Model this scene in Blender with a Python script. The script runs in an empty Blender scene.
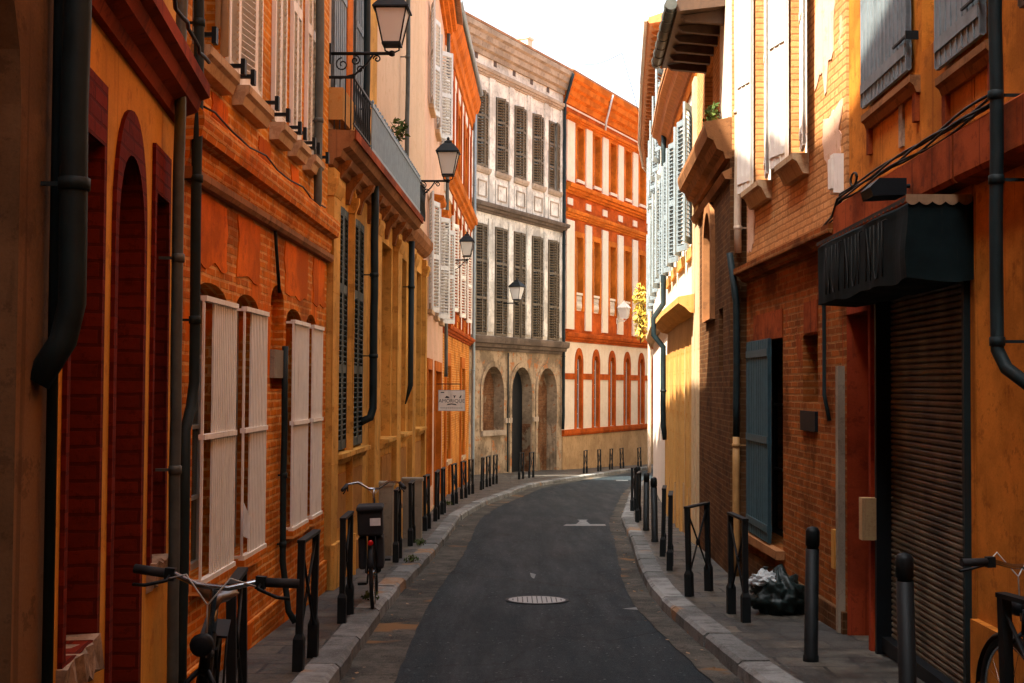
import bpy, math, random
from mathutils import Vector, Matrix, noise
from mathutils.geometry import delaunay_2d_cdt
random.seed(7)
S = bpy.context.scene
COL = S.collection
R = math.radians
PI = math.pi

# ------------------------------------------------------------------ camera
F_PX = 1300.0
cam_d = bpy.data.cameras.new('camera'); cam = bpy.data.objects.new('camera', cam_d); COL.objects.link(cam)
cam_d.sensor_width = 36; cam_d.lens = 36 * F_PX / 1024; cam_d.clip_end = 2000; cam_d.clip_start = 0.05
CAMZ = 1.70
CM = Matrix.Translation((0, 0, CAMZ)) @ Matrix.Rotation(R(90 + 1.92), 4, 'X') @ Matrix.Rotation(R(0.35), 4, 'Z')
cam.matrix_world = CM
S.camera = cam
def ray(px, py):
    v = Vector(((px - 512) / F_PX, (341.5 - py) / F_PX, -1.0))
    return (CM.to_3x3() @ v)
SL = -0.0354                                   # the street falls away from the camera
def zp(y): return SL * y                       # pavement height
def zr(y): return SL * y - 0.12                # road height
def gpt(px, py, h=0.0):
    d = ray(px, py); t = (SL * 0 + h - CAMZ) / (d.z - SL * d.y); return Vector((d.x * t, d.y * t, CAMZ + d.z * t))
def at(px, py, Y):
    d = ray(px, py); t = Y / d.y; return Vector((d.x * t, Y, CAMZ + d.z * t))

# ------------------------------------------------------------------ materials
MATS = {}
class NT:
    def __init__(s, name):
        s.m = bpy.data.materials.new(name); s.m.use_nodes = True; s.t = s.m.node_tree; s.b = s.t.nodes['Principled BSDF']
        MATS[name] = s.m
    def n(s, typ, **kw):
        o = s.t.nodes.new(typ)
        for k, v in kw.items():
            if k in o.inputs.keys() if isinstance(k, str) else False: o.inputs[k].default_value = v
            else: setattr(o, k, v)
        return o
    def l(s, a, b): s.t.links.new(a, b)
    def uv(s, sc=(1, 1, 1)):
        u = s.n('ShaderNodeUVMap'); m = s.n('ShaderNodeMapping'); m.inputs['Scale'].default_value = sc
        s.l(u.outputs[0], m.inputs[0]); return m.outputs[0]
    def obj(s, sc=(1, 1, 1)):
        u = s.n('ShaderNodeTexCoord'); m = s.n('ShaderNodeMapping'); m.inputs['Scale'].default_value = sc
        s.l(u.outputs['Object'], m.inputs[0]); return m.outputs[0]
    def noise(s, vec, scale, detail=4, rough=.6):
        o = s.n('ShaderNodeTexNoise'); o.inputs['Scale'].default_value = scale; o.inputs['Detail'].default_value = detail
        o.inputs['Roughness'].default_value = rough; s.l(vec, o.inputs['Vector']); return o.outputs['Fac']
    def ramp(s, fac, lo, hi, c0=(0, 0, 0, 1), c1=(1, 1, 1, 1)):
        o = s.n('ShaderNodeValToRGB'); e = o.color_ramp.elements
        e[0].position = lo; e[1].position = hi; e[0].color = c0; e[1].color = c1; s.l(fac, o.inputs[0]); return o.outputs[0]
    def mix(s, fac, a, b, mode='MIX'):
        o = s.n('ShaderNodeMix'); o.data_type = 'RGBA'; o.blend_type = mode
        for sock, v in ((o.inputs[0], fac), (o.inputs[6], a), (o.inputs[7], b)):
            if isinstance(v, (int, float)): sock.default_value = v
            elif isinstance(v, tuple): sock.default_value = v if len(v) == 4 else (*v, 1)
            else: s.l(v, sock)
        return o.outputs[2]
    def bump(s, h, st=.3, dist=.01, prev=None):
        o = s.n('ShaderNodeBump'); o.inputs['Strength'].default_value = st; o.inputs['Distance'].default_value = dist
        s.l(h, o.inputs['Height'])
        if prev is not None: s.l(prev, o.inputs['Normal'])
        return o.outputs[0]
    def out(s, col=None, rough=None, nrm=None, metal=0, spec=.05):
        b = s.b
        if isinstance(col, tuple): b.inputs['Base Color'].default_value = (*col, 1)
        elif col is not None: s.l(col, b.inputs['Base Color'])
        if isinstance(rough, (int, float)): b.inputs['Roughness'].default_value = rough
        elif rough is not None: s.l(rough, b.inputs['Roughness'])
        if nrm is not None: s.l(nrm, b.inputs['Normal'])
        b.inputs['Metallic'].default_value = metal; b.inputs['Specular IOR Level'].default_value = spec
        return s.m
def sc3(c, k): return tuple(x * k for x in c)

def plaster(name, col, dark=.6, stain=None, rough=.9, sc=1.0, peel=None, peel_at=.66):
    t = NT(name); u = t.uv()
    n1 = t.noise(u, .9 * sc, 6, .65); n2 = t.noise(t.uv((3.5, .35, 1)), 2.0 * sc, 5, .7); n3 = t.noise(u, 70, 4, .7)
    c = t.mix(t.ramp(n1, .42, .57), (*sc3(col, dark), 1), (*col, 1))
    stc = stain or sc3(col, .35)
    c = t.mix(t.ramp(n2, .57, .68), c, t.mix(.75, c, (*stc, 1)))
    c = t.mix(.22, c, t.ramp(n3, .3, .7, (*sc3(col, .4), 1), (*sc3(col, 1.2), 1)))
    n7 = t.noise(u, 5.5, 8, .75); c = t.mix(t.ramp(n7, .55, .60), c, t.mix(.5, c, (*stc, 1)))
    n8 = t.noise(t.uv((7, .12, 1)), 1.6, 4, .6); c = t.mix(t.ramp(n8, .59, .64), c, t.mix(.5, c, (*stc, 1)))
    h = n3
    if peel:
        n4 = t.noise(u, 1.7, 8, .7); msk = t.ramp(n4, peel_at, peel_at + .03)
        c = t.mix(msk, c, (*peel, 1))
    nr = t.bump(n3, .3, .003); nr = t.bump(n7, .25, .012, nr); nr = t.bump(n1, .3, .03, nr)
    return t.out(c, rough, nr)

def brick(name, c1, c2, mortar, paint=None, paint_lo=.5, dirt=.5, w=.26, hgt=.068, msz=.009, bump=.6, soft=.04):
    t = NT(name); u = t.uv()
    wob = t.noise(u, 6, 2)
    add = t.n('ShaderNodeVectorMath'); add.operation = 'MULTIPLY_ADD'
    t.l(wob, add.inputs[0]); add.inputs[1].default_value = (.02, .02, 0); t.l(u, add.inputs[2])
    b = t.n('ShaderNodeTexBrick'); t.l(add.outputs[0], b.inputs['Vector'])
    b.inputs['Color1'].default_value = (*c1, 1); b.inputs['Color2'].default_value = (*c2, 1); b.inputs['Mortar'].default_value = (*mortar, 1)
    b.inputs['Scale'].default_value = 1; b.inputs['Mortar Size'].default_value = msz; b.inputs['Mortar Smooth'].default_value = .3
    b.inputs['Brick Width'].default_value = w; b.inputs['Row Height'].default_value = hgt; b.inputs['Bias'].default_value = -.1
    n1 = t.noise(u, 1.1, 6, .65); n3 = t.noise(u, 30, 4, .6); n5 = t.noise(t.uv((1 / w * .9, 1 / hgt * .5, 1)), 1.0, 2)
    c = t.mix(t.ramp(n5, .3, .7), t.mix(.5, b.outputs[0], (*sc3(c1, .45), 1)), b.outputs[0])
    c = t.mix(t.ramp(n1, .48, .62), c, t.mix(dirt, c, (*sc3(c1, .15), 1)))
    n9 = t.noise(u, 7, 7, .8); c = t.mix(t.ramp(n9, .54, .60), c, t.mix(.6, c, (*sc3(c1, .22), 1)))
    c = t.mix(t.ramp(n9, .36, .41, (1, 1, 1, 1), (0, 0, 0, 1)), c, t.mix(.45, c, (*mortar, 1)))
    c = t.mix(.25, c, t.ramp(n3, .25, .75, (*sc3(c1, .35), 1), (*sc3(c2, 1.4), 1)))
    inv = t.n('ShaderNodeMath'); inv.operation = 'SUBTRACT'; inv.inputs[0].default_value = 1; t.l(b.outputs['Fac'], inv.inputs[1])
    hh = inv.outputs[0]
    if paint:
        n4 = t.noise(t.uv((1, .8, 1)), .85, 7, .68); msk = t.ramp(n4, paint_lo, paint_lo + soft)
        n6 = t.noise(t.uv((4, .5, 1)), 2.2, 5, .7)
        pc = t.mix(t.ramp(n6, .35, .7), (*sc3(paint, .55), 1), (*paint, 1))
        c = t.mix(msk, c, pc)
        mu = t.n('ShaderNodeMix'); mu.data_type = 'FLOAT'; t.l(msk, mu.inputs[0]); t.l(hh, mu.inputs[2]); mu.inputs[3].default_value = 1.0
        hh = mu.outputs[0]
    nr = t.bump(hh, bump, .012); nr = t.bump(n3, .35, .006, nr)
    return t.out(c, .9, nr)

def paint(name, col, rough=.5, metal=0, var=.25, spec=.4, scale=8, dirt=None, bumpy=.1):
    t = NT(name); u = t.obj(); n = t.noise(u, scale, 5, .65); n2 = t.noise(t.obj((6, 6, .7)), 3, 5, .7)
    c = t.mix(t.ramp(n, .3, .75), (*sc3(col, 1 - var), 1), (*sc3(col, 1 + var * .3), 1))
    c = t.mix(t.ramp(n2, .55, .8), c, (*(dirt or sc3(col, .5)), 1))
    return t.out(c, rough, t.bump(n, bumpy, .004), metal, spec)

M = {}
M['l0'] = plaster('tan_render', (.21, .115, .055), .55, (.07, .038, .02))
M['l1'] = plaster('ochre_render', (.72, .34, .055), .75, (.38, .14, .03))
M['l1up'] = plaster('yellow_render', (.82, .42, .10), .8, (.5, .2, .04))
M['redp'] = brick('red_painted_brick', (.22, .024, .009), (.14, .016, .007), (.08, .012, .006), None, bump=.4, dirt=.3, hgt=.075)
M['redtrim'] = plaster('red_render', (.32, .055, .014), .5, (.08, .016, .008))
M['brick'] = brick('orange_brick', (.86, .25, .016), (.50, .10, .010), (.86, .46, .15), (.84, .18, .008), .54, .75, soft=.06, msz=.013)
M['brickup'] = brick('orange_brick_clean', (.86, .30, .022), (.58, .15, .014), (.86, .52, .20), None, dirt=.65, msz=.012)
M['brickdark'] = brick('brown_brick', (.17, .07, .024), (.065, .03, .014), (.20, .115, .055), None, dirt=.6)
M['brickred'] = brick('rust_brick', (.48, .13, .022), (.14, .042, .014), (.36, .18, .065), (.36, .08, .02), .60, .9, msz=.012, bump=1)
M['bricksun'] = brick('sunlit_orange_brick', (.74, .36, .14), (.60, .25, .08), (.34, .14, .055), (.70, .44, .26), .62, .3, msz=.011)  # upper-wall brick made paler, with the sunlight put into its colour
M['stone'] = plaster('golden_stone', (.74, .38, .085), .6, (.24, .10, .02))
M['stone2'] = plaster('ochre_panel', (.50, .23, .06), .7, (.22, .09, .02))
M['peach'] = plaster('peach_render', (.72, .50, .32), .9, (.55, .33, .18))
M['pink'] = plaster('pale_pink_render', (.74, .47, .32), .85, (.5, .25, .12))
M['white'] = plaster('white_render', (.74, .62, .48), .9, (.6, .42, .26))
M['white2'] = plaster('chalk_render', (.78, .67, .55), .93, (.62, .48, .34))
M['grey'] = plaster('weathered_stone', (.76, .70, .60), .5, (.20, .165, .125), peel=(.46, .20, .08), peel_at=.69)
M['greylow'] = plaster('sooty_stone', (.42, .31, .20), .38, (.07, .048, .03), peel=(.36, .15, .06), peel_at=.57)
M['wornbrick'] = brick('worn_brick', (.24, .10, .04), (.13, .06, .03), (.22, .16, .10), (.26, .20, .13), .55, .8)
M['greytrim'] = plaster('stone_moulding', (.44, .35, .26), .6, (.14, .10, .07))
M['darktrim'] = plaster('sooty_moulding', (.16, .12, .09), .5, (.05, .04, .03))
M['otrim'] = plaster('orange_render', (.62, .16, .018), .55, (.26, .06, .012))
M['oredtrim'] = plaster('red_orange_render', (.50, .095, .013), .5, (.20, .04, .01))
M['plinth'] = plaster('tan_plinth', (.50, .32, .16), .7, (.24, .13, .06))
M['ochre_r'] = plaster('amber_render', (.60, .32, .10), .8, (.45, .15, .02))
M['creamr'] = plaster('cream_render', (.60, .42, .24), .85, (.40, .24, .10))
M['orange_r'] = plaster('burnt_orange_render', (.66, .225, .032), .5, (.20, .065, .014))
M['burnt'] = plaster('burnt_orange_paint', (.80, .165, .008), .5, (.34, .055, .008))
M['shopred'] = plaster('dark_red_render', (.36, .055, .02), .5, (.12, .02, .01))
M['beam'] = plaster('red_beam', (.36, .075, .02), .35, (.08, .02, .01))
M['brownstone'] = plaster('brown_stone', (.34, .15, .06), .55, (.10, .05, .025))
M['sill'] = plaster('sill_stone', (.62, .42, .24), .7, (.3, .16, .08))
M['rubble'] = plaster('broken_stone', (.45, .32, .22), .4, (.15, .1, .07), sc=6)
M['pipe'] = paint('green_pipe_paint', (.010, .022, .024), .6, 0, .5, dirt=(.028, .022, .016), spec=.22, scale=5)
M['pipelt'] = paint('zinc_pipe', (.09, .10, .088), .55, .2, .4, dirt=(.10, .08, .06))
M['pipew'] = paint('cream_pipe_paint', (.62, .48, .34), .6, 0, .2)
M['pipeo'] = paint('ochre_pipe_paint', (.42, .22, .07), .6, 0, .3)
M['iron'] = paint('black_iron', (.006, .009, .010), .55, 0, .4, dirt=(.018, .014, .011), spec=.22)
M['bluegrey'] = paint('blue_grey_paint', (.20, .245, .26), .6, 0, .35)
M['balc'] = paint('balcony_blue_paint', (.20, .29, .34), .5, .1, .3)
M['whitep'] = paint('old_white_paint', (.84, .78, .68), .6, 0, .12, dirt=(.5, .40, .28))
M['greyw'] = paint('pale_grey_paint', (.66, .66, .62), .6, 0, .2, dirt=(.4, .36, .3))
M['greyp'] = paint('grey_white_paint', (.50, .50, .46), .6, 0, .15)
M['brownp'] = paint('brown_shutter_paint', (.13, .095, .055), .7, 0, .4, dirt=(.06, .04, .025))
M['greenp'] = paint('dark_green_paint', (.018, .034, .034), .6, 0, .4, spec=.2)
M['tealp'] = paint('teal_plank_paint', (.035, .085, .10), .6, 0, .35)
M['rollm'] = paint('brown_roller_metal', (.15, .125, .085), .6, .1, .8, spec=.2, bumpy=.3, dirt=(.04, .03, .025), scale=3)
M['darkp'] = paint('near_black_paint', (.005, .007, .009), .6, spec=.2)
M['wood'] = paint('dark_wood', (.09, .045, .02), .6, 0, .4)
M['eave'] = paint('rust_wood', (.60, .22, .06), .7, 0, .35)
M['zinc'] = paint('roof_zinc', (.26, .33, .36), .4, .5, .2)
M['tile'] = brick('roof_tiles', (.50, .26, .14), (.40, .2, .1), (.2, .1, .05), None, w=.2, hgt=.3)
M['canv'] = paint('awning_canvas', (.007, .015, .016), .9, 0, .6, scale=2.5, dirt=(.022, .021, .016), spec=.1)
M['canvs'] = paint('awning_valance', (.30, .17, .085), .8, 0, .4)
M['chalk'] = paint('faded_lettering', (.020, .020, .015), .9, 0, .8)
M['chrome'] = paint('chrome', (.42, .44, .45), .22, 1, .2)
M['rubber'] = paint('rubber', (.012, .012, .013), .75)
M['saddle'] = paint('brown_leather', (.09, .045, .02), .3)
M['bag'] = paint('black_fabric', (.012, .012, .014), .85)
M['label'] = paint('white_label', (.7, .7, .68), .6)
M['redlens'] = paint('red_lens', (.6, .01, .01), .2)
M['signw'] = paint('sign_white', (.74, .66, .56), .6, 0, .08)
M['signk'] = paint('sign_black', (.02, .02, .02), .6)
M['concrete'] = plaster('old_concrete', (.32, .27, .2), .7, (.14, .11, .08))
M['yellow'] = paint('yellow_notice', (.55, .26, .04), .6)
M['castiron'] = paint('worn_cast_iron', (.30, .31, .30), .5, .4, .2, scale=20)
M['whiteline'] = paint('worn_road_paint', (.22, .24, .24), .8, 0, .6, scale=12)
def glass(name, col, rough=.08):
    t = NT(name); n = t.noise(t.obj(), 2.0, 3); return t.out(t.mix(t.ramp(n, .3, .7), (*sc3(col, .6), 1), (*col, 1)), rough, t.bump(n, .06, .02), 0, .6)
M['glass'] = glass('window_glass', (.018, .026, .028))
M['glassg'] = glass('grey_window_glass', (.10, .11, .09), .2)
t = NT('lantern_glass'); t.out((.85, .83, .78), .3, None, 0, .5); tl = t.n('ShaderNodeBsdfTranslucent'); tl.inputs[0].default_value = (.9, .87, .8, 1); ms = t.n('ShaderNodeMixShader'); ms.inputs[0].default_value = .45
t.l(t.b.outputs[0], ms.inputs[1]); t.l(tl.outputs[0], ms.inputs[2]); t.l(ms.outputs[0], t.t.nodes['Material Output'].inputs[0]); M['lampglass'] = t.m
def plastic(name, col, rough):
    t = NT(name); n = t.noise(t.obj(), 7, 3, .5); return t.out(col, rough, t.bump(n, .5, .03), 0, .3)
M['binbag'] = plastic('bin_bag_plastic', (.008, .017, .016), .42)
M['whitebag'] = plastic('white_bag_plastic', (.42, .45, .45), .6)
# asphalt
t = NT('asphalt'); o = t.obj(); n1 = t.noise(o, .45, 6, .65); n2 = t.noise(o, 110, 3, .7); n3 = t.noise(t.obj((2.2, .22, 1)), 1.3, 7, .7); n4 = t.noise(o, 9, 6, .75)
v = t.n('ShaderNodeTexVoronoi'); v.inputs['Scale'].default_value = 60; t.l(o, v.inputs['Vector'])
c = t.mix(t.ramp(n1, .38, .62), (.006, .012, .016, 1), (.011, .020, .025, 1))
c = t.mix(t.ramp(n3, .53, .72), c, (.013, .022, .027, 1))
c = t.mix(t.ramp(n4, .45, .75), c, (.016, .026, .031, 1))
c = t.mix(t.ramp(n2, .56, .64), c, (.050, .066, .072, 1))
c = t.mix(t.ramp(v.outputs['Color'], .90, .96), c, (.15, .16, .16, 1))
vc = t.n('ShaderNodeTexVoronoi'); vc.feature = 'DISTANCE_TO_EDGE'; vc.inputs['Scale'].default_value = .55; wv = t.n('ShaderNodeVectorMath'); wv.operation = 'MULTIPLY_ADD'; t.l(n4, wv.inputs[0]); wv.inputs[1].default_value = (.5, .5, 0); t.l(o, wv.inputs[2]); t.l(wv.outputs[0], vc.inputs['Vector'])
c = t.mix(t.ramp(vc.outputs['Distance'], .0, .008, (1, 1, 1, 1), (0, 0, 0, 1)), c, (.004, .005, .006, 1))
oi = t.ramp(t.noise(o, .8, 3), .66, .70); c = t.mix(oi, c, t.mix(.6, c, (.006, .009, .011, 1)))
M['asphalt'] = t.out(c, t.ramp(n3, .35, .7, (.62, .62, .62, 1), (.85, .85, .85, 1)), t.bump(n2, .7, .006, t.bump(n4, .3, .01)), 0, .12)
t = NT('gutter_concrete'); o = t.obj(); n1 = t.noise(o, 1.4, 7, .72); n2 = t.noise(o, 70, 4, .7); n3 = t.noise(o, 7, 6, .75)
c = t.mix(t.ramp(n1, .40, .60), (.014, .016, .016, 1), (.085, .080, .066, 1)); c = t.mix(t.ramp(n3, .50, .62), c, (.030, .029, .025, 1))
c = t.mix(t.ramp(n2, .5, .7), c, t.mix(.5, c, (.20, .18, .14, 1))); c = t.mix(t.ramp(t.noise(o, 1.1, 3), .62, .68), c, (.17, .09, .035, 1))
M['gutter'] = t.out(c, .85, t.bump(n2, .5, .006, t.bump(n3, .5, .012)), 0, .15)
t = NT('pavement_stone'); o = t.obj(); wob = t.noise(o, 2.5, 3); wv = t.n('ShaderNodeVectorMath'); wv.operation = 'MULTIPLY_ADD'; t.l(wob, wv.inputs[0]); wv.inputs[1].default_value = (.06, .06, 0); t.l(o, wv.inputs[2])
b = t.n('ShaderNodeTexBrick'); t.l(wv.outputs[0], b.inputs['Vector'])
b.inputs['Scale'].default_value = 1; b.inputs['Brick Width'].default_value = .58; b.inputs['Row Height'].default_value = .40
b.inputs['Mortar Size'].default_value = .014; b.inputs['Color1'].default_value = (.125, .105, .075, 1); b.inputs['Color2'].default_value = (.040, .040, .036, 1)
b.inputs['Mortar'].default_value = (.008, .008, .007, 1)
n1 = t.noise(o, 2.1, 7, .75); n2 = t.noise(o, 50, 4, .7); n3 = t.noise(o, 8, 6, .75)
c = t.mix(t.ramp(n1, .42, .60), t.mix(.8, b.outputs[0], (.014, .015, .014, 1)), b.outputs[0]); c = t.mix(t.ramp(n3, .5, .66), c, t.mix(.7, c, (.018, .017, .014, 1)))
c = t.mix(t.ramp(n2, .5, .7), c, t.mix(.35, c, (.24, .20, .15, 1)))
M['pave'] = t.out(c, t.ramp(n1, .35, .65, (.38, .38, .38, 1), (.8, .8, .8, 1)), t.bump(n2, .4, .006, t.bump(n3, .5, .012, t.bump(b.outputs['Fac'], -.7, .015))), 0, .3)
t = NT('kerb_stone'); g = t.n('ShaderNodeNewGeometry'); n1 = t.noise(t.obj(), 4, 7, .75); n2 = t.noise(t.obj(), 60, 4, .7); n4 = t.noise(t.obj(), .9, 4)
c = t.mix(g.outputs['Random Per Island'], (.10, .105, .10, 1), (.27, .275, .26, 1)); c = t.mix(t.ramp(n1, .45, .62), c, t.mix(.6, c, (.030, .028, .024, 1)))
c = t.mix(t.ramp(n4, .62, .66), c, t.mix(.7, c, (.30, .15, .05, 1)))
M['kerb'] = t.out(t.mix(t.ramp(n2, .5, .7), c, t.mix(.3, c, (.4, .4, .38, 1))), .75, t.bump(n2, .5, .008, t.bump(n1, .6, .03)), 0, .2)
def leafm(name, c0, c1):
    t = NT(name); g = t.n('ShaderNodeNewGeometry'); t.out(t.mix(g.outputs['Random Per Island'], (*c0, 1), (*c1, 1)), .6); return t.m
M['leaf'] = leafm('green_leaf', (.03, .06, .015), (.10, .13, .03))
M['litterm'] = leafm('dry_leaf', (.10, .05, .02), (.34, .24, .14))
M['leafy'] = leafm('yellow_leaf', (.40, .28, .03), (.62, .46, .10))

# ------------------------------------------------------------------ scene helpers
def tag(o, label=None, cat=None, group=None, kind=None):
    if label: o['label'] = label
    if cat: o['category'] = cat
    if group: o['group'] = group
    if kind: o['kind'] = kind
    return o
def empty(name, mat=Matrix.Identity(4), parent=None):
    o = bpy.data.objects.new(name, None); COL.objects.link(o); o.empty_display_size = .2
    o.parent = parent
    o.matrix_world = mat; o.matrix_basis = (wm(parent).inverted() @ mat) if parent else mat
    return o
def wm(o):
    m = o.matrix_basis.copy(); p = o.parent
    while p: m = p.matrix_basis @ m; p = p.parent
    return m
class Face:
    """A vertical facade: P0 left end, P1 right end as seen from the street. Local x along it, y inward, z up."""
    def __init__(s, P0, P1):
        s.p0 = Vector((*P0, 0)); d = Vector((*P1, 0)) - s.p0; s.L = d.length; s.d = d.normalized()
        s.i = Vector((-s.d.y, s.d.x, 0)); s.n = -s.i
        s.M = Matrix(((s.d.x, s.i.x, 0, P0[0]), (s.d.y, s.i.y, 0, P0[1]), (0, 0, 1, 0), (0, 0, 0, 1)))
    def at(s, px, py, o=0):
        d = ray(px, py); c = Vector((0, 0, CAMZ)); q = s.p0 + s.n * o
        t = (q - c).dot(s.n) / d.dot(s.n); w = c + d * t
        return (w - q).dot(s.d), w.z
    def s(s, px, py=385, o=0): return s.at(px, py, o)[0]
    def g(s, x): return zp((s.p0 + s.d * x).y)
I4 = Matrix.Identity(4)
class MB:
    def __init__(s, fr=None):
        s.M = fr.M if isinstance(fr, Face) else (fr if fr is not None else I4); s.v = []; s.f = []; s.sm = []
    def add(s, vs, fs, smooth=False):
        k = len(s.v); s.v += [Vector(v) for v in vs]; s.f += [tuple(i + k for i in f) for f in fs]; s.sm += [smooth] * len(fs); return s
    def box(s, x0, x1, y0, y1, z0, z1, X=None):
        vs = [Vector((x, y, z)) for z in (z0, z1) for y in (y0, y1) for x in (x0, x1)]
        if X: vs = [X @ v for v in vs]
        return s.add(vs, [(0, 2, 3, 1), (4, 5, 7, 6), (0, 1, 5, 4), (2, 6, 7, 3), (0, 4, 6, 2), (1, 3, 7, 5)])
    def prof(s, pts, x0, x1, m0=0, m1=0):
        """profile (y outward, z) extruded along x; m0/m1 mitre factors"""
        n = len(pts)
        vs = [(x0 - m0 * a, -a, b) for a, b in pts] + [(x1 + m1 * a, -a, b) for a, b in pts]
        return s.add(vs, [(i, (i + 1) % n, n + (i + 1) % n, n + i) for i in range(n)] + [tuple(range(n - 1, -1, -1)), tuple(range(n, 2 * n))])
    def poly(s, pts, y0, y1):
        """(x,z) polygon extruded from y0 to y1"""
        n = len(pts)
        vs = [(a, y0, b) for a, b in pts] + [(a, y1, b) for a, b in pts]
        return s.add(vs, [tuple(range(n)), tuple(range(2 * n - 1, n - 1, -1))] + [(i, n + i, n + (i + 1) % n, (i + 1) % n) for i in range(n)])
    def tube(s, pts, r, n=10, cap=True, smooth=True):
        P = [Vector(p) for p in pts]; rs = r if isinstance(r, (list, tuple)) else [r] * len(P)
        k = len(s.v); vs = []; up = None
        for i, p in enumerate(P):
            a = (P[i] - P[i - 1]).normalized() if i else None; b = (P[i + 1] - P[i]).normalized() if i < len(P) - 1 else None
            tdir = (a + b).normalized() if a and b and (a + b).length > 1e-6 else (a or b)
            if up is None:
                up = Vector((0, 0, 1)) if abs(tdir.z) < .9 else Vector((1, 0, 0))
            u = tdir.cross(up).normalized(); w = u.cross(tdir).normalized(); up = w
            rr = rs[i]
            for j in range(n):
                an = 2 * PI * j / n; vs.append(p + (u * math.cos(an) + w * math.sin(an)) * rr)
        fs = [(i * n + j, i * n + (j + 1) % n, (i + 1) * n + (j + 1) % n, (i + 1) * n + j) for i in range(len(P) - 1) for j in range(n)]
        s.add(vs, fs, smooth)
        if cap: s.f += [tuple(k + j for j in range(n - 1, -1, -1)), tuple(k + (len(P) - 1) * n + j for j in range(n))]; s.sm += [False, False]
        return s
    def lathe(s, c, prof, n=16, axis='Z', smooth=True):
        c = Vector(c); vs = []
        for r_, h in prof:
            for j in range(n):
                a = 2 * PI * j / n; q = (r_ * math.cos(a), r_ * math.sin(a), h)
                if axis == 'X': q = (h, q[0], q[1])
                if axis == 'Y': q = (q[0], h, q[1])
                vs.append(c + Vector(q))
        m = len(prof)
        s.add(vs, [(i * n + j, i * n + (j + 1) % n, (i + 1) * n + (j + 1) % n, (i + 1) * n + j) for i in range(m - 1) for j in range(n)] +
              [tuple(range(n - 1, -1, -1)), tuple((m - 1) * n + j for j in range(n))], smooth); return s
    def build(s, name, mat, parent=None, loc=None):
        Pm = wm(parent) if parent else (loc if loc is not None else I4)
        T = Pm.inverted() @ s.M
        me = bpy.data.meshes.new(name); me.from_pydata([T @ v for v in s.v], [], s.f)
        uv = me.uv_layers.new(name='UVMap'); me.update()
        ox = random.random() * 0
        for p, sm in zip(me.polygons, s.sm): p.use_smooth = sm
        for f, p in zip(s.f, me.polygons):
            vs = [s.v[i] for i in f]; nn = Vector((0, 0, 0))
            for i in range(len(vs)):
                a, b = vs[i], vs[(i + 1) % len(vs)]
                nn += Vector(((a.y - b.y) * (a.z + b.z), (a.z - b.z) * (a.x + b.x), (a.x - b.x) * (a.y + b.y)))
            ax = max(range(3), key=lambda i: abs(nn[i]))
            for li, vi in zip(p.loop_indices, f):
                q = s.v[vi]
                uv.data[li].uv = (q.x, q.z) if ax == 1 else ((q.y, q.z) if ax == 0 else (q.x, q.y))
        me.materials.append(M[mat] if isinstance(mat, str) else mat)
        o = bpy.data.objects.new(name, me); COL.objects.link(o)
        if parent: o.parent = parent
        elif loc is not None: o.matrix_basis = loc
        return o
def copy_tree(o, parent=None):
    c = o.copy(); COL.objects.link(c); c.parent = parent
    for ch in [x for x in bpy.data.objects if x.parent == o]: copy_tree(ch, c)
    return c

def inpoly(p, poly):
    x, y = p; r = False; n = len(poly)
    for i in range(n):
        x1, y1 = poly[i]; x2, y2 = poly[(i + 1) % n]
        if (y1 > y) != (y2 > y) and x < (x2 - x1) * (y - y1) / (y2 - y1) + x1: r = not r
    return r
def rect(x0, x1, z0, z1): return [(x0, z0), (x1, z0), (x1, z1), (x0, z1)]
def arch(x0, x1, z0, z1, rise, n=12):
    """rectangle whose top is an arch springing at z1-rise"""
    c = (x0 + x1) / 2; w = (x1 - x0) / 2
    return [(x0, z0), (x1, z0)] + [(c + w * math.cos(PI * i / n), z1 - rise + rise * math.sin(PI * i / n)) for i in range(n + 1)]
def pointed(x0, x1, z0, z1, rise, n=8):
    c = (x0 + x1) / 2; w = (x1 - x0) / 2; P = [(x0, z0), (x1, z0)]
    for i in range(n + 1):
        a = i / n; P.append((c + w * (1 - a ** 1.7), z1 - rise + rise * math.sin(a * PI / 2) ** .8))
    for i in range(n - 1, -1, -1):
        a = i / n; P.append((c - w * (1 - a ** 1.7), z1 - rise + rise * math.sin(a * PI / 2) ** .8))
    return P
def sheet(mb, outline, holes, y0, y1, skirt=True):
    pts = []; edges = []
    for pl in [outline] + holes:
        k = len(pts); pts += [Vector(p) for p in pl]; edges += [(k + i, k + (i + 1) % len(pl)) for i in range(len(pl))]
    V, E, Fc, *_ = delaunay_2d_cdt(pts, edges, [], 0, 1e-5)
    fs = []
    for f in Fc:
        c = (sum(V[i].x for i in f) / len(f), sum(V[i].y for i in f) / len(f))
        if inpoly(c, outline) and not any(inpoly(c, h) for h in holes):
            a, b, d = V[f[0]], V[f[1]], V[f[2]]
            if (b.x - a.x) * (d.y - a.y) - (b.y - a.y) * (d.x - a.x) < 0: f = list(reversed(f))
            fs.append(tuple(f))
    mb.add([(v.x, y0, v.y) for v in V], fs)
    for q, pl in enumerate(([outline] if skirt else []) + holes):
        n = len(pl); isout = skirt and q == 0
        vs = [(a, y0, b) for a, b in pl] + [(a, y1, b) for a, b in pl]
        mb.add(vs, [((i + 1) % n, i, n + i, n + (i + 1) % n)[::(-1 if isout else 1)][::-1] for i in range(n)])
    return mb
def wall(parent, F, s0, s1, z1, holes, mat, y0=0.0, depth=.3, z0=None, name='wall', outline=None):
    g = min(F.g(s0), F.g(s1)) - .3
    o = outline or rect(s0, s1, g if z0 is None else z0, z1)
    return sheet(MB(F), o, holes, y0, y0 + depth).build(name, mat, parent)
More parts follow.
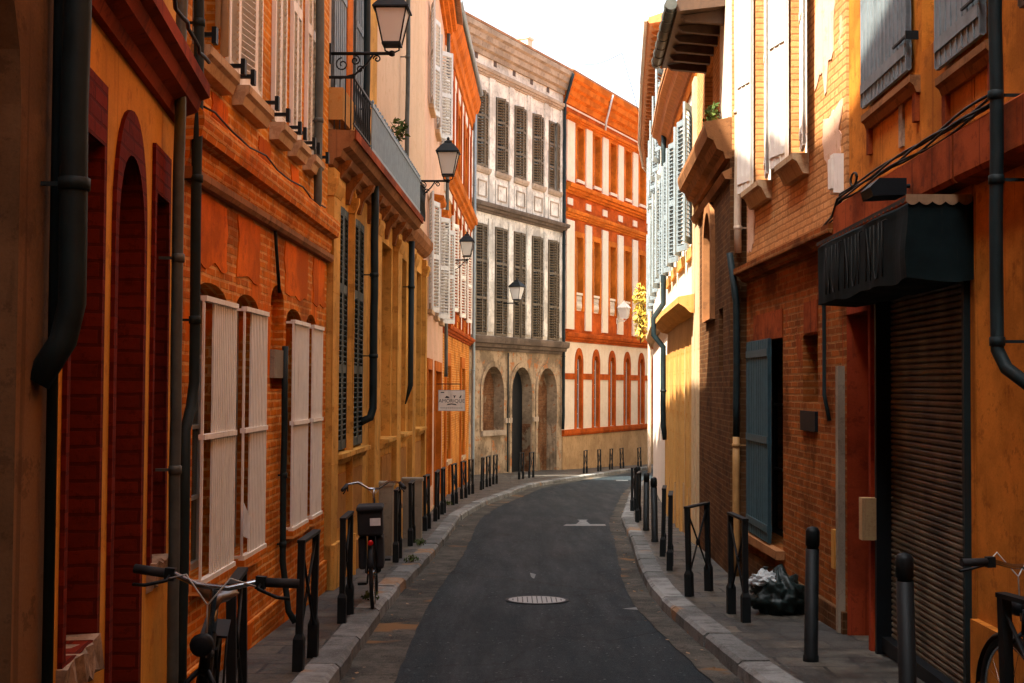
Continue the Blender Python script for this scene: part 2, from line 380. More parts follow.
def house(name, F, label, h, depth=7, roof=True, mat='white', over=.45, cat='house', s0=None, s1=None, roofname='roof', gable=.30, core_y=.31):
    """Empty at the base of the facade, the block behind the facade wall and its roof"""
    e = empty(name, Matrix.Translation((F.p0.x, F.p0.y, F.g(0))) ); tag(e, label, cat)
    a, b = (0 if s0 is None else s0), (F.L if s1 is None else s1)
    g = min(F.g(a), F.g(b)) - .3
    MB(F).box(a + .01, b - .01, core_y, depth, g, h - .02).build('rear_block', mat, e)
    if roof:
        m = MB(F); t = .10
        m.prof([(over, h), (over, h + t), (-depth / 2, h + t + gable * (depth / 2 + over)), (-depth - .3, h + t), (-depth - .3, h), (-depth / 2, h + gable * (depth / 2 + over))], a - .02, b + .02)
        m.build(roofname, 'tile', e)
    return e
def window(parent, F, x0, x1, z0, z1, y, frame='whitep', pane='glass', bars=(1, 2), poly=None, name='window'):
    m = MB(F); w = .05
    m.box(x0, x0 + w, y - .04, y, z0, z1).box(x1 - w, x1, y - .04, y, z0, z1).box(x0 + w, x1 - w, y - .04, y, z0, z0 + w).box(x0 + w, x1 - w, y - .04, y, z1 - w, z1)
    for i in range(bars[0]):
        c = x0 + (x1 - x0) * (i + 1) / (bars[0] + 1); m.box(c - .025, c + .025, y - .04, y, z0 + w, z1 - w)
    for i in range(bars[1]):
        c = z0 + (z1 - z0) * (i + 1) / (bars[1] + 1); m.box(x0 + w, x1 - w, y - .032, y, c - .014, c + .014)
    o = m.build(name, frame, parent)
    MB(F).box(x0 + .002, x1 - .002, y - .012, y + .01, z0 + .002, z1 - .002).build('pane', pane, o)
    return o
SH = {}
def shutter(parent, F, x, z, w, h, o, ang, mat, slat=.06, name='window_shutter', rails=1, depth=.035, plain=False):
    """louvred leaf hinged at x (local x of facade), o proud of the wall, turned by ang degrees about its hinge"""
    key = (round(w, 2), round(h, 2), mat, slat, rails, plain)
    T = F.M @ Matrix.Translation((x, -o, z)) @ Matrix.Rotation(R(ang), 4, 'Z')
    L = wm(parent).inverted() @ T
    if key in SH:
        ob = SH[key].copy(); COL.objects.link(ob); ob.parent = parent; ob.matrix_basis = L; return ob
    m = MB(I4); a = abs(w); st = min(.06, a * .16); d = depth
    sx = 1 if w > 0 else -1
    def bx(x0, x1, *r_): x0, x1 = sorted((sx * x0, sx * x1)); m.box(x0, x1, *r_)
    if plain:
        bx(0, a, -d * .4, d * .4, 0, h); k = max(2, int(a / .1))
        for i in range(k + 1): c = a * i / k; bx(max(0, c - .008), min(a, c + .008), -d * .62, d * .62, .01, h - .01)
        for c in (.15, h / 2, h - .15): bx(.01, a - .01, -d * .8, d * .8, c - .04, c + .04)
    else:
        bx(0, st, -d / 2, d / 2, 0, h); bx(a - st, a, -d / 2, d / 2, 0, h)
        zs = [0] + [h * (i + 1) / (rails + 1) for i in range(rails)] + [h]
        for c in zs: c0 = min(max(c - .05, 0), h - .1); bx(st, a - st, -d / 2 + .002, d / 2 - .002, c0, c0 + .1)
        n = max(4, int(h / slat))
        for i in range(n):
            zc = (i + .5) * h / n
            if any(abs(zc - c) < .07 for c in zs): continue
            X = Matrix.Translation((0, 0, zc)) @ Matrix.Rotation(R(-40), 4, 'X')
            x0, x1 = sorted((sx * st, sx * (a - st))); m.box(x0, x1, -d * .62, d * .62, -.006, .006, X)
    ob = m.build(name, mat, None); ob.parent = parent; ob.matrix_basis = L; SH[key] = ob
    return ob
def cornice(parent, F, z, pts, mat, s0=None, s1=None, name='cornice'):
    return MB(F).prof([(a, z + b) for a, b in pts], 0 if s0 is None else s0, F.L if s1 is None else s1).build(name, mat, parent)
STEP = [(-.02, 0), (.06, 0), (.08, .05), (.15, .07), (.17, .13), (.24, .15), (.26, .22), (.26, .27), (-.02, .30)]
def kst(kx, kz): return [(max(a, -.02) * (kx if a > 0 else 1), b * kz) for a, b in STEP]
def pipe(parent, F, pts, r, mat, name='drainpipe', rings=()):
    """pts: (s, out, z)"""
    P = [Vector((a, -b, c)) for a, b, c in pts]
    if not isinstance(r, list):
        Q = [P[0]]
        for a_, b_ in zip(P, P[1:]):
            k_ = max(1, int((b_ - a_).length / .35))
            for i in range(1, k_ + 1):
                Q.append(a_.lerp(b_, i / k_) + (Vector((random.uniform(-1, 1), random.uniform(-1, 1), 0)) * .005 if i < k_ else Vector()))
        P = Q
    m = MB(F).tube(P, r, 12)
    o = m.build(name, mat, parent)
    if rings:
        r = r[0] if isinstance(r, list) else r
        for (a, b, c) in rings:
            k = MB(F).lathe((a, -b, c), [(r, -.025), (r * 1.16, -.022), (r * 1.16, .022), (r, .025)], 12); k.box(a - .008, a + .008, -b, .02, c - .008, c + .008)
            k.build('bracket', mat, o)
    return o
def arrow(c, u, v): return [c + u * a + v * b for a, b in ()]

# ------------------------------------------------------------------ ground, road, kerbs
KL = [(-1.25, -10), (-1.25, 8.8), (-1.25, 14), (-1.1, 19), (-1.02, 27), (-.62, 32), (-.05, 36.5), (.58, 41.7), (1.6, 46), (2.8, 50.5), (4.2, 55.5), (5.6, 60.5), (8, 67), (13, 77)]
KR = [(1.80, -10), (1.78, 8.8), (1.70, 10), (1.62, 12), (1.56, 14), (1.66, 16.4), (2.0, 22), (2.22, 26), (2.73, 31), (3.5, 38), (4.3, 44), (5.6, 50), (7.5, 57), (11, 65), (16, 74)]
def smoothline(P, step=.5):
    out = []
    n = len(P)
    for i in range(n - 1):
        p0, p1, p2, p3 = [Vector(P[min(max(j, 0), n - 1)]) for j in (i - 1, i, i + 1, i + 2)]
        k = max(1, int((p2 - p1).length / step))
        t0 = (p2 - p0) * .5 * (p2 - p1).length / max((p2 - p0).length * .5, .01) * .5 * 1; t1 = (p3 - p1) * .5 * (p2 - p1).length / max((p3 - p1).length * .5, .01) * .5
        t0 *= 1.8; t1 *= 1.8
        for j in range(k):
            t_ = j / k
            out.append((2 * t_ ** 3 - 3 * t_ ** 2 + 1) * p1 + (t_ ** 3 - 2 * t_ ** 2 + t_) * t0 * .55 + (-2 * t_ ** 3 + 3 * t_ ** 2) * p2 + (t_ ** 3 - t_ ** 2) * t1 * .55)
    out.append(Vector(P[-1])); return out
def offs(L, d):
    out = []
    for i, p in enumerate(L):
        a = L[max(i - 1, 0)]; b = L[min(i + 1, len(L) - 1)]; t_ = (b - a).normalized(); out.append(p + Vector((t_.y, -t_.x)) * d)
    return out
kl = smoothline(KL, .25); kr = smoothline(KR, .25)
def strip(name, A, B, zf, mat, lift=0):
    vs = []; fs = []
    n = len(A)
    for a, b in zip(A, B): vs += [(a.x, a.y, zf(a.y) + lift), (b.x, b.y, zf(b.y) + lift)]
    fs = [(2 * i, 2 * i + 1, 2 * i + 3, 2 * i + 2) for i in range(n - 1)]
    return tag(MB().add(vs, fs).build(name, mat), kind='structure')
# one ground sheet to the horizon, then road, gutters, pavements on it
vs = []; fs = []
ys = [-300, -60, -10, 0, 80, 160, 400, 900]
for y in ys:
    zz = (zp(max(min(y, 160), -60))) - .17
    vs += [(-900, y, zz), (900, y, zz)]
fs = [(2 * i, 2 * i + 1, 2 * i + 3, 2 * i + 2) for i in range(len(ys) - 1)]
tag(MB().add(vs, fs).build('ground', 'pave'), kind='structure')
def resamp(L, n):
    d = [0]
    for a, b in zip(L, L[1:]): d.append(d[-1] + (b - a).length)
    out = []; j = 0
    for i in range(n):
        x = d[-1] * i / (n - 1)
        while j < len(d) - 2 and d[j + 1] < x: j += 1
        f = (x - d[j]) / (d[j + 1] - d[j]); out.append(L[j].lerp(L[j + 1], f))
    return out
NS = 220
def jit(L, amp, sc):
    return [p + Vector((noise.noise(Vector((p.y * sc, 3.1, 0))) * amp + noise.noise(Vector((p.y * 4.1, 1.1, 0))) * .018, 0)) for p in L]
rl, rr_ = resamp(kl, NS), resamp(kr, NS)
strip('road', rl, rr_, zr, 'asphalt', -.005)
gl = resamp(offs(kl, .36), NS); gr = resamp(offs(kr, -.26), NS)
strip('gutter_left', offs(kl, -.02), jit(offs(kl, .40), .05, 1.3), zr, 'gutter', .004)
strip('gutter_right', offs(kr, .02), jit(offs(kr, -.26), .05, 1.3), zr, 'gutter', .004)
strip('pavement_left', offs(kl, -4.5), offs(kl, -.16), zp, 'pave', -.004)
strip('pavement_right', offs(kr, .16), offs(kr, 5), zp, 'pave', -.004)
def kerb(name, L, sgn):
    m = MB(); pos = 0; d = [0]
    for a, b in zip(L, L[1:]): d.append(d[-1] + (b - a).length)
    def pt(x):
        for j in range(len(d) - 1):
            if d[j + 1] >= x: f = (x - d[j]) / (d[j + 1] - d[j]); return L[j].lerp(L[j + 1], f)
        return L[-1]
    while pos < d[-1] - 1.2:
        ln = random.uniform(.62, 1.02); a = pt(pos + .006); b = pt(pos + ln - .006); t_ = (b - a).normalized(); nn = Vector((t_.y, -t_.x)) * sgn
        w = .23; dz = random.uniform(-.006, .008); j = random.uniform(-.012, .012)
        c = .022
        prof = [(j - .03, -.30), (j - .012, -c - .004), (c + j, 0), (w - .01, 0), (w, -.02), (w, -.3)]
        A = [(a.x + nn.x * q, a.y + nn.y * q, zp(a.y) + z_ + .004 + dz) for q, z_ in prof]; B = [(b.x + nn.x * q, b.y + nn.y * q, zp(b.y) + z_ + .004 + dz) for q, z_ in prof]
        n = len(prof)
        m.add(A + B, [(i, (i + 1) % n, n + (i + 1) % n, n + i) for i in range(n)] + [tuple(range(n - 1, -1, -1)), tuple(range(n, 2 * n))])
        pos += ln
    return tag(m.build(name, 'kerb'), kind='structure')
kerb('kerb_left', kl, -1); kerb('kerb_right', kr, 1)

# manhole and worn paint
def flat_disc(c, r, n=36):
    return [(c[0] + r * math.cos(2 * PI * i / n), c[1] + r * math.sin(2 * PI * i / n)) for i in range(n)]
mc = gpt(537, 600, -.12); e = empty('manhole_cover', Matrix.Translation(mc)); tag(e, 'round grey cast iron manhole cover set in the dark road', 'manhole cover')
m = MB(); P = flat_disc(mc, .31); n = len(P)
m.add([(x, y, zr(y) + .004) for x, y in P], [tuple(range(n))])
m.build('cover_plate', 'castiron', e)
m = MB(); P2 = flat_disc(mc, .36)
m.add([(x, y, zr(y) + .006) for x, y in flat_disc(mc, .345)] + [(x, y, zr(y) + .006) for x, y in P], [(i, (i + 1) % n, n + (i + 1) % n, n + i) for i in range(n)]); m.build('cover_frame', 'darkp', e)
m = MB()
for i in range(-5, 6):
    for j in range(-5, 6):
        if i * i + j * j < 27:
            x, y = mc.x + i * .052, mc.y + j * .052; m.box(x - .006, x + .006, y - .006, y + .006, zr(y), zr(y) + .0065)
m.build('tread_pattern', 'darkp', e)
def marking(name, polys, label):
    m = MB()
    for P in polys: m.add([(p.x, p.y, zr(p.y) + .003) for p in P], [tuple(range(len(P)))])
    return tag(m.build(name, 'whiteline'), kind='structure')
def q(*pp): return [gpt(a, b, -.12) for a, b in pp]
marking('road_marking', [q((563, 526), (606, 526), (605, 524.3), (566, 524.3)), q((576, 524.3), (590, 524.3), (586, 521), (588, 519.8), (577, 519.8), (580, 521)), q((622, 609), (650, 611), (672, 613), (660, 608), (640, 607)), q((530, 573), (536, 574.5), (534, 579), (531, 577)), q((616, 481), (628, 481), (628, 480), (616, 480))], '')

exec_parts = []
# ------------------------------------------------------------------ LEFT SIDE
# --- tan house beside the camera
F = Face((-1.82, -9), (-1.77, 5.03))
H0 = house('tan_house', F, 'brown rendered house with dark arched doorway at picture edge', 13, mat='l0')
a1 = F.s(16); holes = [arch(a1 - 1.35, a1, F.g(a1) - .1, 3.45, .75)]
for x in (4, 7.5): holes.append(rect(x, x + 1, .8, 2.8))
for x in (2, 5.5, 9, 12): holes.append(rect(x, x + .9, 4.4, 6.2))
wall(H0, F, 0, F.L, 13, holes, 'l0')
m = MB(F).box(a1 - 1.36, a1 + .01, .24, .30, F.g(a1) - .2, 3.5); m.box(a1 - .7, a1 - .66, .22, .25, 0, 3.0); m.build('door', 'wood', H0)
for h in holes[1:]: window(H0, F, h[0][0], h[1][0], h[0][1], h[2][1], .22, 'greyp')
MB(F).tube([(F.L - .1, -.03, F.g(F.L) - .1), (F.L - .1, -.03, 9)], .022, 8).build('conduit', 'pipe', H0)

# --- ochre house with red surrounds
F = Face((-1.77, 5.06), (-2.10, 8.2))
H1 = house('ochre_house', F, 'ochre rendered house with red painted window surrounds and arched doorway', 13, mat='l1')
def sz(px, py): return F.at(px, py)
wz = [F.at(101, 145)[1], F.at(135, 160)[1], F.at(158, 195)[1]]
w1 = (F.s(62), F.s(99)); w2 = (F.s(112), F.s(139)); w3 = (F.s(150), F.s(164))
s1z = F.at(95, 636)[1]; s3z = F.at(160, 558)[1]
holes = [rect(w1[0], w1[1], s1z, wz[0]), pointed(w2[0], w2[1], F.g(1) - .2, wz[1], .45), rect(w3[0], w3[1], s3z, wz[2])]
up = [rect(.5, 1.1, 4.3, 6.2), rect(1.9, 2.5, 4.3, 6.2)]
zc = 3.33
wall(H1, F, 0, F.L, zc, holes, 'l1', depth=.34)
wall(H1, F, 0, F.L, 13, up, 'l1up', z0=zc)
for h in up: window(H1, F, h[0][0], h[1][0], h[0][1], h[2][1], .2)
# red brick surrounds lining the openings, a little proud
def inset(poly, d=.006):
    xs = [p[0] for p in poly]; zs_ = [p[1] for p in poly]; cx_, cz_ = (min(xs) + max(xs)) / 2, (min(zs_) + max(zs_)) / 2
    kx, kz = 1 - 2 * d / (max(xs) - min(xs)), 1 - 2 * d / (max(zs_) - min(zs_))
    return [(cx_ + (x - cx_) * kx, cz_ + (z - cz_) * kz) for x, z in poly]
def surround(parent, F, outer, inner, mat, out=.02, inn=.33, name='window_surround'):
    return sheet(MB(F), outer, [inset(inner)], -out, inn, True).build(name, mat, parent)
def shrink(x0, x1, b): return x0 + b, x1 - b
surround(H1, F, rect(w1[0] - .0, w1[1] + .0, s1z, wz[0] + .27), rect(w1[0] + .05, w1[1] - .05, s1z + .002, wz[0] - .0), 'redp')
def sheet_frame(x0, x1, z0, zt, b, fn, rise): return fn(x0, x1, z0, zt, rise)
for hh, zt, kind in ((w1, wz[0], 0), (w3, wz[2], 0)):
    pass
surround(H1, F, pointed(w2[0] - .07, w2[1] + .07, F.g(1) - .2, wz[1] + .22, .62), pointed(w2[0], w2[1], F.g(1) - .199, wz[1], .45), 'redp', name='door_surround')
surround(H1, F, rect(w3[0] - .035, w3[1] + .035, s3z, wz[2] + .26), rect(w3[0] + .02, w3[1] - .02, s3z + .002, wz[2]), 'redp')
window(H1, F, w1[0], w1[1], s1z, wz[0] + .02, .32, 'darkp'); window(H1, F, w3[0], w3[1], s3z, wz[2] + .02, .32, 'darkp')
MB(F).box(w2[0] - .02, w2[1] + .02, .29, .33, F.g(1) - .2, wz[1] + .05).build('door', 'darkp', H1)
def roughsill(F, x0, x1, z, out, h, parent):
    m = MB(F); n = 10; vs = []
    for i in range(n + 1):
        x = x0 + (x1 - x0) * i / n
        for j, (a, b) in enumerate(((-.3, 0), (out, 0), (out * .8, -h), (-.02, -h * 1.3))):
            k = .03 if j in (1, 2) else .012
            vs.append((x, -a + random.uniform(-k, k) * .6, z + b + random.uniform(-k, k) * .6))
    m.add(vs, [(4 * i + j, 4 * i + (j + 1) % 4, 4 * i + 4 + (j + 1) % 4, 4 * i + 4 + j) for i in range(n) for j in range(4)] + [(3, 2, 1, 0), (4 * n, 4 * n + 1, 4 * n + 2, 4 * n + 3)])
    return m.build('window_sill', 'rubble', parent)
roughsill(F, w1[0] - .02, w1[1] + .0, s1z + .012, .035, .14, H1); roughsill(F, w3[0] - .03, w3[1] + .03, s3z + .012, .05, .12, H1)
cornice(H1, F, zc - .05, [(-.02, 0), (.04, 0), (.06, .06), (.13, .09), (.15, .16), (.20, .18), (.20, .26), (.13, .30), (-.02, .32)], 'redtrim', 0, F.L - .25)
MB(F).tube([(x_ * .15 + .3, -.21 - .01 * math.sin(x_ * 2.1), zc + .29 + .012 * math.sin(x_ * 1.3)) for x_ in range(17)], .012, 6).build('cable', 'darkp', H1)
s_ = F.s(74, 200, .10); zb = F.at(80, 305, .1)[1]
pipe(H1, F, [(s_, .10, 9.3), (s_, .10, zb), (s_, .07, zb - .14), (s_ - .02, -.02, zb - .30)], .052, 'pipe', rings=[(s_, .10, F.at(80, 188, .1)[1]), (s_, .10, 4.2)])
s_ = F.s(179, 200, .09)
pipe(H1, F, [(s_, .09, 9.3), (s_, .09, F.g(3))], .033, 'pipelt', rings=[(s_, .09, z_) for z_ in (F.at(178, 258, .09)[1], 1.2, 4.1)])

# --- orange brick house
F = Face((-2.10, 8.2), (-1.99, 13.9))
H2 = house('orange_brick_house', F, 'orange brick house with white barred windows and louvred shutters above', 13, mat='brickup')
zc = 3.30
gw = []
zt = F.at(202, 298)[1]; zs_ = F.at(261, 555)[1]
for a, b in ((202, 234), (243, 265), (292, 307), (311.5, 321)):
    x0, x1 = F.s(a, 440, .065), F.s(b, 440, .065); gw.append((x0, x1))
zt = (F.at(210, 300)[1] + F.at(316, 328)[1]) / 2; zb = (F.at(205, 578)[1] + F.at(300, 520)[1]) / 2
nx0, nx1 = F.s(270), F.s(283); nz = F.at(277, 285)[1]
holes = [arch(a, b, zb, zt + .12, .12) for a, b in gw] + [arch(nx0, nx1, nz - .9, nz, .15)]
wall(H2, F, 0, F.L, zc, holes, 'brick')
MB(F).box(nx0 - .005, nx1 + .005, .10, .2, nz - .9, nz - .16).build('niche_infill', 'brick', H2)
MB(F).box(nx0 - .01, nx1 + .01, .24, .29, nz - .95, nz + .02).build('niche_back', 'darkp', H2)
MB(F).box(nx0 - .02, nx1 - .02, -.04, .06, F.at(275, 378)[1], F.at(275, 350)[1]).build('meter_box', 'concrete', H2)
for k, (a, b) in enumerate(gw):
    window(H2, F, a, b, zb, zt + .12, .20, 'greyp', 'glassg', (1, 3))
    MB(F).box(a - .03, b + .03, -.09, .2, zb - .07, zb - .001).build('window_sill', 'brick', H2)
    g = MB(F); o0, o1 = -.075, -.055
    zm = zb + (zt - zb) * .5
    for zz in (zb - .005, zm, zt - .03): g.box(a - .01, b + .01, o0 - .012, o1 + .012, zz, zz + .035)
    af = a + (b - a) * (.30 if k < 2 else .12); nb = int((b - af) / .052)
    g.box(a - .008, a + .012, o0 + .002, o1 - .002, zb + .03, zt - .03)
    for i in range(nb + 1):
        c = af + (b - af) * i / nb; g.box(c - .014, c + .014, o0 + .002, o1 - .002, zb + .03, zt - .03)
    for zz in (zb + .02, zt - .02): g.box(a - .01, a + .01, o1, .02, zz - .01, zz + .01); g.box(b - .01, b + .01, o1, .02, zz - .01, zz + .01)
    g.build('window_grille', 'whitep', H2)
MB(F).tube([(.4 + i * .28, -.03 - .01 * math.sin(i * 2), zc + .24 + .02 * math.sin(i * 1.1)) for i in range(19)], .008, 5).build('cable', 'darkp', H2)
# paper caught in the second grille
p_ = F.at(243, 522, .10); tag(MB(F).add([(p_[0], -.10, p_[1] + .14), (p_[0] + .16, -.11, p_[1] + .02), (p_[0] + .12, -.12, p_[1] - .14), (p_[0] - .02, -.10, p_[1] - .10),
    (p_[0], -.106, p_[1] + .14), (p_[0] + .16, -.116, p_[1] + .02), (p_[0] + .12, -.126, p_[1] - .14), (p_[0] - .02, -.106, p_[1] - .10)], [(0, 1, 2, 3), (7, 6, 5, 4), (0, 4, 5, 1), (1, 5, 6, 2), (2, 6, 7, 3), (3, 7, 4, 0)]).build('paper_flyer', 'label'), 'white paper flyer stuck in the second white window grille', 'flyer')
cornice(H2, F, zc, [(-.02, -.22), (.03, -.22), (.05, -.15), (.05, -.06), (.12, -.03), (.14, .06), (.14, .12), (.10, .16), (-.02, .18)], 'brick', 0)
cornice(H2, F, zc, [(-.01, -.30), (.055, -.30), (.075, -.27), (.075, -.225), (-.01, -.225)], 'brownstone', 0, name='cornice_moulding')
up = []; zs = 3.90; zt2 = 6.4
for a, b in ((187, 217), (229, 254), (267, 279), (285.5, 294.5), (300.5, 309)): up.append((F.s(a), F.s(b)))
wall(H2, F, 0, F.L, 13, [rect(a, b, zs, zt2) for a, b in up], 'brickup', z0=zc + .001)
for k, (a, b) in enumerate(up):
    window(H2, F, a, b, zs, zt2, .18, 'whitep')
    m = MB(F); m.prof([(-.2, 0), (.13, 0), (.13, -.07), (.10, -.09), (.09, -.16), (-.02, -.16)][::-1] if 0 else [(-.02, zs - .15), (.08, zs - .145), (.10, zs - .08), (.13, zs - .06), (.13, zs - .001), (-.02, zs - .001)], a - .03, b + .03); m.build('window_sill', 'sill', H2)
    w = (b - a)
    if k == 0:
        shutter(H2, F, b + .03, zs + .02, .33, zt2 - zs - .04, .035, 0, 'whitep', .05)
        MB(F).tube([(b - .12, -.05, zs + .1), (b - .12, -.05, zt2)], .03, 8).tube([(b - .28, -.04, zs + .25), (b - .28, -.04, zt2)], .018, 8).build('vent_pipe', 'pipew', H2)
    else:
        shutter(H2, F, a, zs + .02, w / 2 - .006, zt2 - zs - .04, .02, -8 if k == 1 else 0, 'whitep', .05)
        shutter(H2, F, b, zs + .02, -(w / 2 - .006), zt2 - zs - .04, .02, 6 if k == 1 else 0, 'whitep', .05)
    for xx in (a - .02, b + .02): MB(F).box(xx - .02, xx + .02, -.16, 0, zs + .05, zs + .075).box(xx - .03, xx + .03, -.17, -.14, zs + .0, zs + .11).build('shutter_stay', 'iron', H2)
s_ = F.s(190, 200, .10); zj = F.at(188, 398, .1)[1]
pipe(H2, F, [(.03, .09, 9.3), (.03, .09, zj + .1), (.0, .08, zj - .06), (-.16, .09, zj - .2), (-.17, .09, zp(8.2))], .034, 'pipe', rings=[(.03, .09, z_) for z_ in (4.0, 3.0, 2.1)])
s_ = F.s(317, 100, .07)
pipe(H2, F, [(s_, .09, 9.3), (s_, .09, 3.52), (s_ + .02, .06, 3.35)], .042, 'pipelt', rings=[(s_, .09, 4.3), (s_, .09, 5.9)])
s_ = F.s(284, 450, .05)
pipe(H2, F, [(s_, .05, F.at(284, 346, .05)[1]), (s_, .05, F.at(284, 560, .05)[1]), (s_ + .03, .10, F.g(s_) + .12), (s_ + .03, .16, F.g(s_) + .02)], .028, 'pipe', rings=[(s_, .05, .9), (s_, .05, .3)])
MB(F).tube([(F.s(271, 250), -.02, F.at(271, 205)[1]), (F.s(273, 250), -.03, F.at(273, 250)[1]), (F.s(276), -.02, F.at(276, 292)[1])], .015, 6).build('cable', 'pipe', H2)
MB(F).box(0, F.L, -.035, .02, F.g(F.L) - .3, F.g(0) + .12).build('plinth', 'brick', H2)

def patch(parent, F, x0, x1, z0, z1, mat, seed, name='render_patch', out=.008, amp=.10):
    P = []; n = 48; cx_, cz_ = (x0 + x1) / 2, (z0 + z1) / 2
    for i in range(n):
        a = 2 * PI * i / n; ca, sa = math.cos(a), math.sin(a); k = 1 / max(abs(ca), abs(sa))
        k *= 1 - amp * .5 + amp * noise.noise(Vector((ca * 2, sa * 2, seed))) * 1.2 + amp * .25 * noise.noise(Vector((ca * 5, sa * 5, seed)))
        P.append((cx_ + ca * k * (x1 - x0) / 2, cz_ + sa * k * (z1 - z0) / 2))
    return sheet(MB(F), P, [], -out, .01).build(name, mat, parent)
for i, (a, b) in enumerate(((.25, 1.25), (1.5, 2.35), (3.35, 4.55), (4.8, 5.55))): patch(H2, F, a, b, zt + .22, 3.0, 'burnt', i * 3.3, amp=.16)
for i, (a, b) in enumerate(((.7, 1.2), (2.2, 2.7), (3.6, 4.0))): patch(H2, F, a, b, 3.5, 3.72, 'burnt', 20 + i * 3.3, amp=.2)
# --- golden stone house with balcony
F = Face((-2.0, 13.93), (-1.68, 24.5)); F3 = F
H3 = house('balcony_house', F, 'golden stone house with long blue-grey balcony and peach upper floor', 10.3, mat='peach')
zc = 4.15
cols = [(334, 346), (349, 362), (381.5, 391), (398, 406), (414, 421)]
zw = (F.at(334, 205)[1], F.at(345, 452)[1])
holes = []; ws = []
for a, b in cols:
    x0, x1 = F.s(a, 330), F.s(b, 330); ws.append((x0, x1))
zt = F.at(340, 205)[1]; zb = F.at(355, 447)[1]; zt = min(zt, 3.8)
for x0, x1 in ws: holes.append(rect(x0, x1, zb, zt))
wall(H3, F, 0, F.L, zc, holes, 'stone', depth=.34)
for k, (x0, x1) in enumerate(ws):
    window(H3, F, x0, x1, zb, zt, .28, 'greenp' if k < 2 else 'stone2', 'glass', (1, 4))
    if k < 2:
        shutter(H3, F, x1, zb + .03, -(x1 - x0) * .49, zt - zb - .05, .0, 2, 'greenp', .06, rails=2)
        shutter(H3, F, x0, zb + .03, (x1 - x0) * .49, zt - zb - .05, .0, -2, 'greenp', .06, rails=2)
    elif k < 4: MB(F).box(x0 + .001, x1 - .001, .16, .24, zb, zb + (zt - zb) * .60).build('blind_panel', 'stone', H3)
    MB(F).prof([(-.02, zb - .14), (.05, zb - .13), (.08, zb - .06), (.12, zb - .05), (.12, zb - .001), (-.02, zb - .001)], x0 - .08, x1 + .08).build('window_sill', 'stone', H3)
    MB(F).box(x0 + .02, x1 - .02, -.022, .01, zb - .85, zb - .25).build('apron_panel', 'stone2', H3)
pl = [(0, ws[0][0] - .12)] + [(ws[i][1] + .1, ws[i + 1][0] - .1) for i in range(4)] + [(ws[4][1] + .1, F.L)]
for a, b in pl:
    if b - a > .5: a, b = a + (b - a - .5) / 2 if a > 0 else 0, b - (b - a - .5) / 2 if a > 0 else .5
    m = MB(F); g0 = F.g(b) - .3
    m.box(a, b, -.08, .02, g0, zc - .12); m.box(a - .0, b + .03, -.12, .02, g0, F.g((a + b) / 2) + .48).prof([(-.02, zc - .42), (.085, zc - .42), (.11, zc - .36), (.13, zc - .30), (.13, zc - .24), (-.02, zc - .24)], a - .02, b + .02)
    z_ = F.g(a) + .7
    while z_ < zc - .5: m.box(a - .004, b + .004, -.084, .01, z_, z_ + .008); z_ += .62
    m.build('pilaster', 'stone', H3)
MB(F).box(0, F.L, -.045, .02, F.g(F.L) - .3, F.g(0) + .28).build('plinth', 'stone2', H3)
# upper floor
up = [(F.s(322, 60), F.s(334, 60)), (F.s(341, 60), F.s(352, 60))]
ups = [(.15, .95), (1.7, 2.5), (5.0, 5.9), (7.7, 8.6)]
wall(H3, F, 0, F.L, 10.3, [rect(a, b, 4.75 if i < 2 else 4.6, 7.4) for i, (a, b) in enumerate(ups[:2])], 'peach', z0=zc + .001)
for a, b in ups[:2]:
    window(H3, F, a, b, 4.75, 7.4, .2, 'whitep'); w = (b - a) / 2
    shutter(H3, F, a, 4.78, w - .01, 2.6, .02, 0, 'bluegrey', .06, plain=True); shutter(H3, F, b, 4.78, -(w - .01), 2.6, .02, 0, 'bluegrey', .06, plain=True)
MB(F).box(1.12, 1.5, -.03, .02, 4.72, 10.2).build('pilaster', 'otrim', H3)
MB(F).box(2.8, 3.5, -.05, .02, 4.72, 10.2).build('pilaster', 'stone', H3)
MB(F).box(-.0, .9, -.16, .02, 4.55, 4.9).build('meter_box', 'ochre_r', H3)
cornice(H3, F, 10.0, kst(1.3, 1), 'peach', name='eaves_cornice')
# the balcony
zB = F.at(336, 124, .1)[1]; zB = 4.42
bal = empty('balcony', wm(H3) @ I4, H3)
MB(F).prof([(-.02, zc - .10), (.05, zc - .08), (.07, zc - .02), (.14, zc), (.16, zc + .08), (.24, zc + .11), (.27, zc + .17), (.29, zc + .20), (.29, zc + .28), (-.02, zc + .30)], 0, F.L - 3.2).build('balcony_slab', 'brownstone', bal)
MB(F).prof([(.292, zc + .19), (.31, zc + .19), (.31, zc + .29), (.292, zc + .29)], .0, F.L - 3.2).build('slab_edge', 'beam', bal)
cornice(H3, F, zc, [(-.02, -.08), (.05, -.06), (.12, 0), (.18, .10), (.18, .22), (-.02, .26)], 'brownstone', F.L - 3.2, F.L)
x = .35
while x < F.L - 3.4:
    MB(F).prof([(-.02, zc - .34), (.04, zc - .34), (.08, zc - .18), (.19, zc - .04), (.21, zc + .02), (-.02, zc + .02)], x, x + .11).build('console', 'brownstone', bal); x += .9
ztop = 5.02; zf = zc + .30
m = MB(F); x = .05
m.box(.02, 1.35, -.285, -.265, ztop - .02, ztop + .01).box(.02, 1.35, -.282, -.268, zf + .05, zf + .07)
while x < 1.35:
    m.box(x - .006, x + .006, -.281, -.269, zf, ztop)
    pts = [(x + .045 + .03 * math.sin(a * .6), -.275, zf + .08 + a * .03) for a in range(int((ztop - zf - .1) / .03))]
    m.tube(pts, .0055, 5); x += .15
m.box(.02, .035, -.28, 0, ztop - .02, ztop + .01)
for k in range(4): m.box(.02, .032, -.25 + k * .06, -.238 + k * .06, zf, ztop)
m.build('scroll_railing', 'iron', bal)
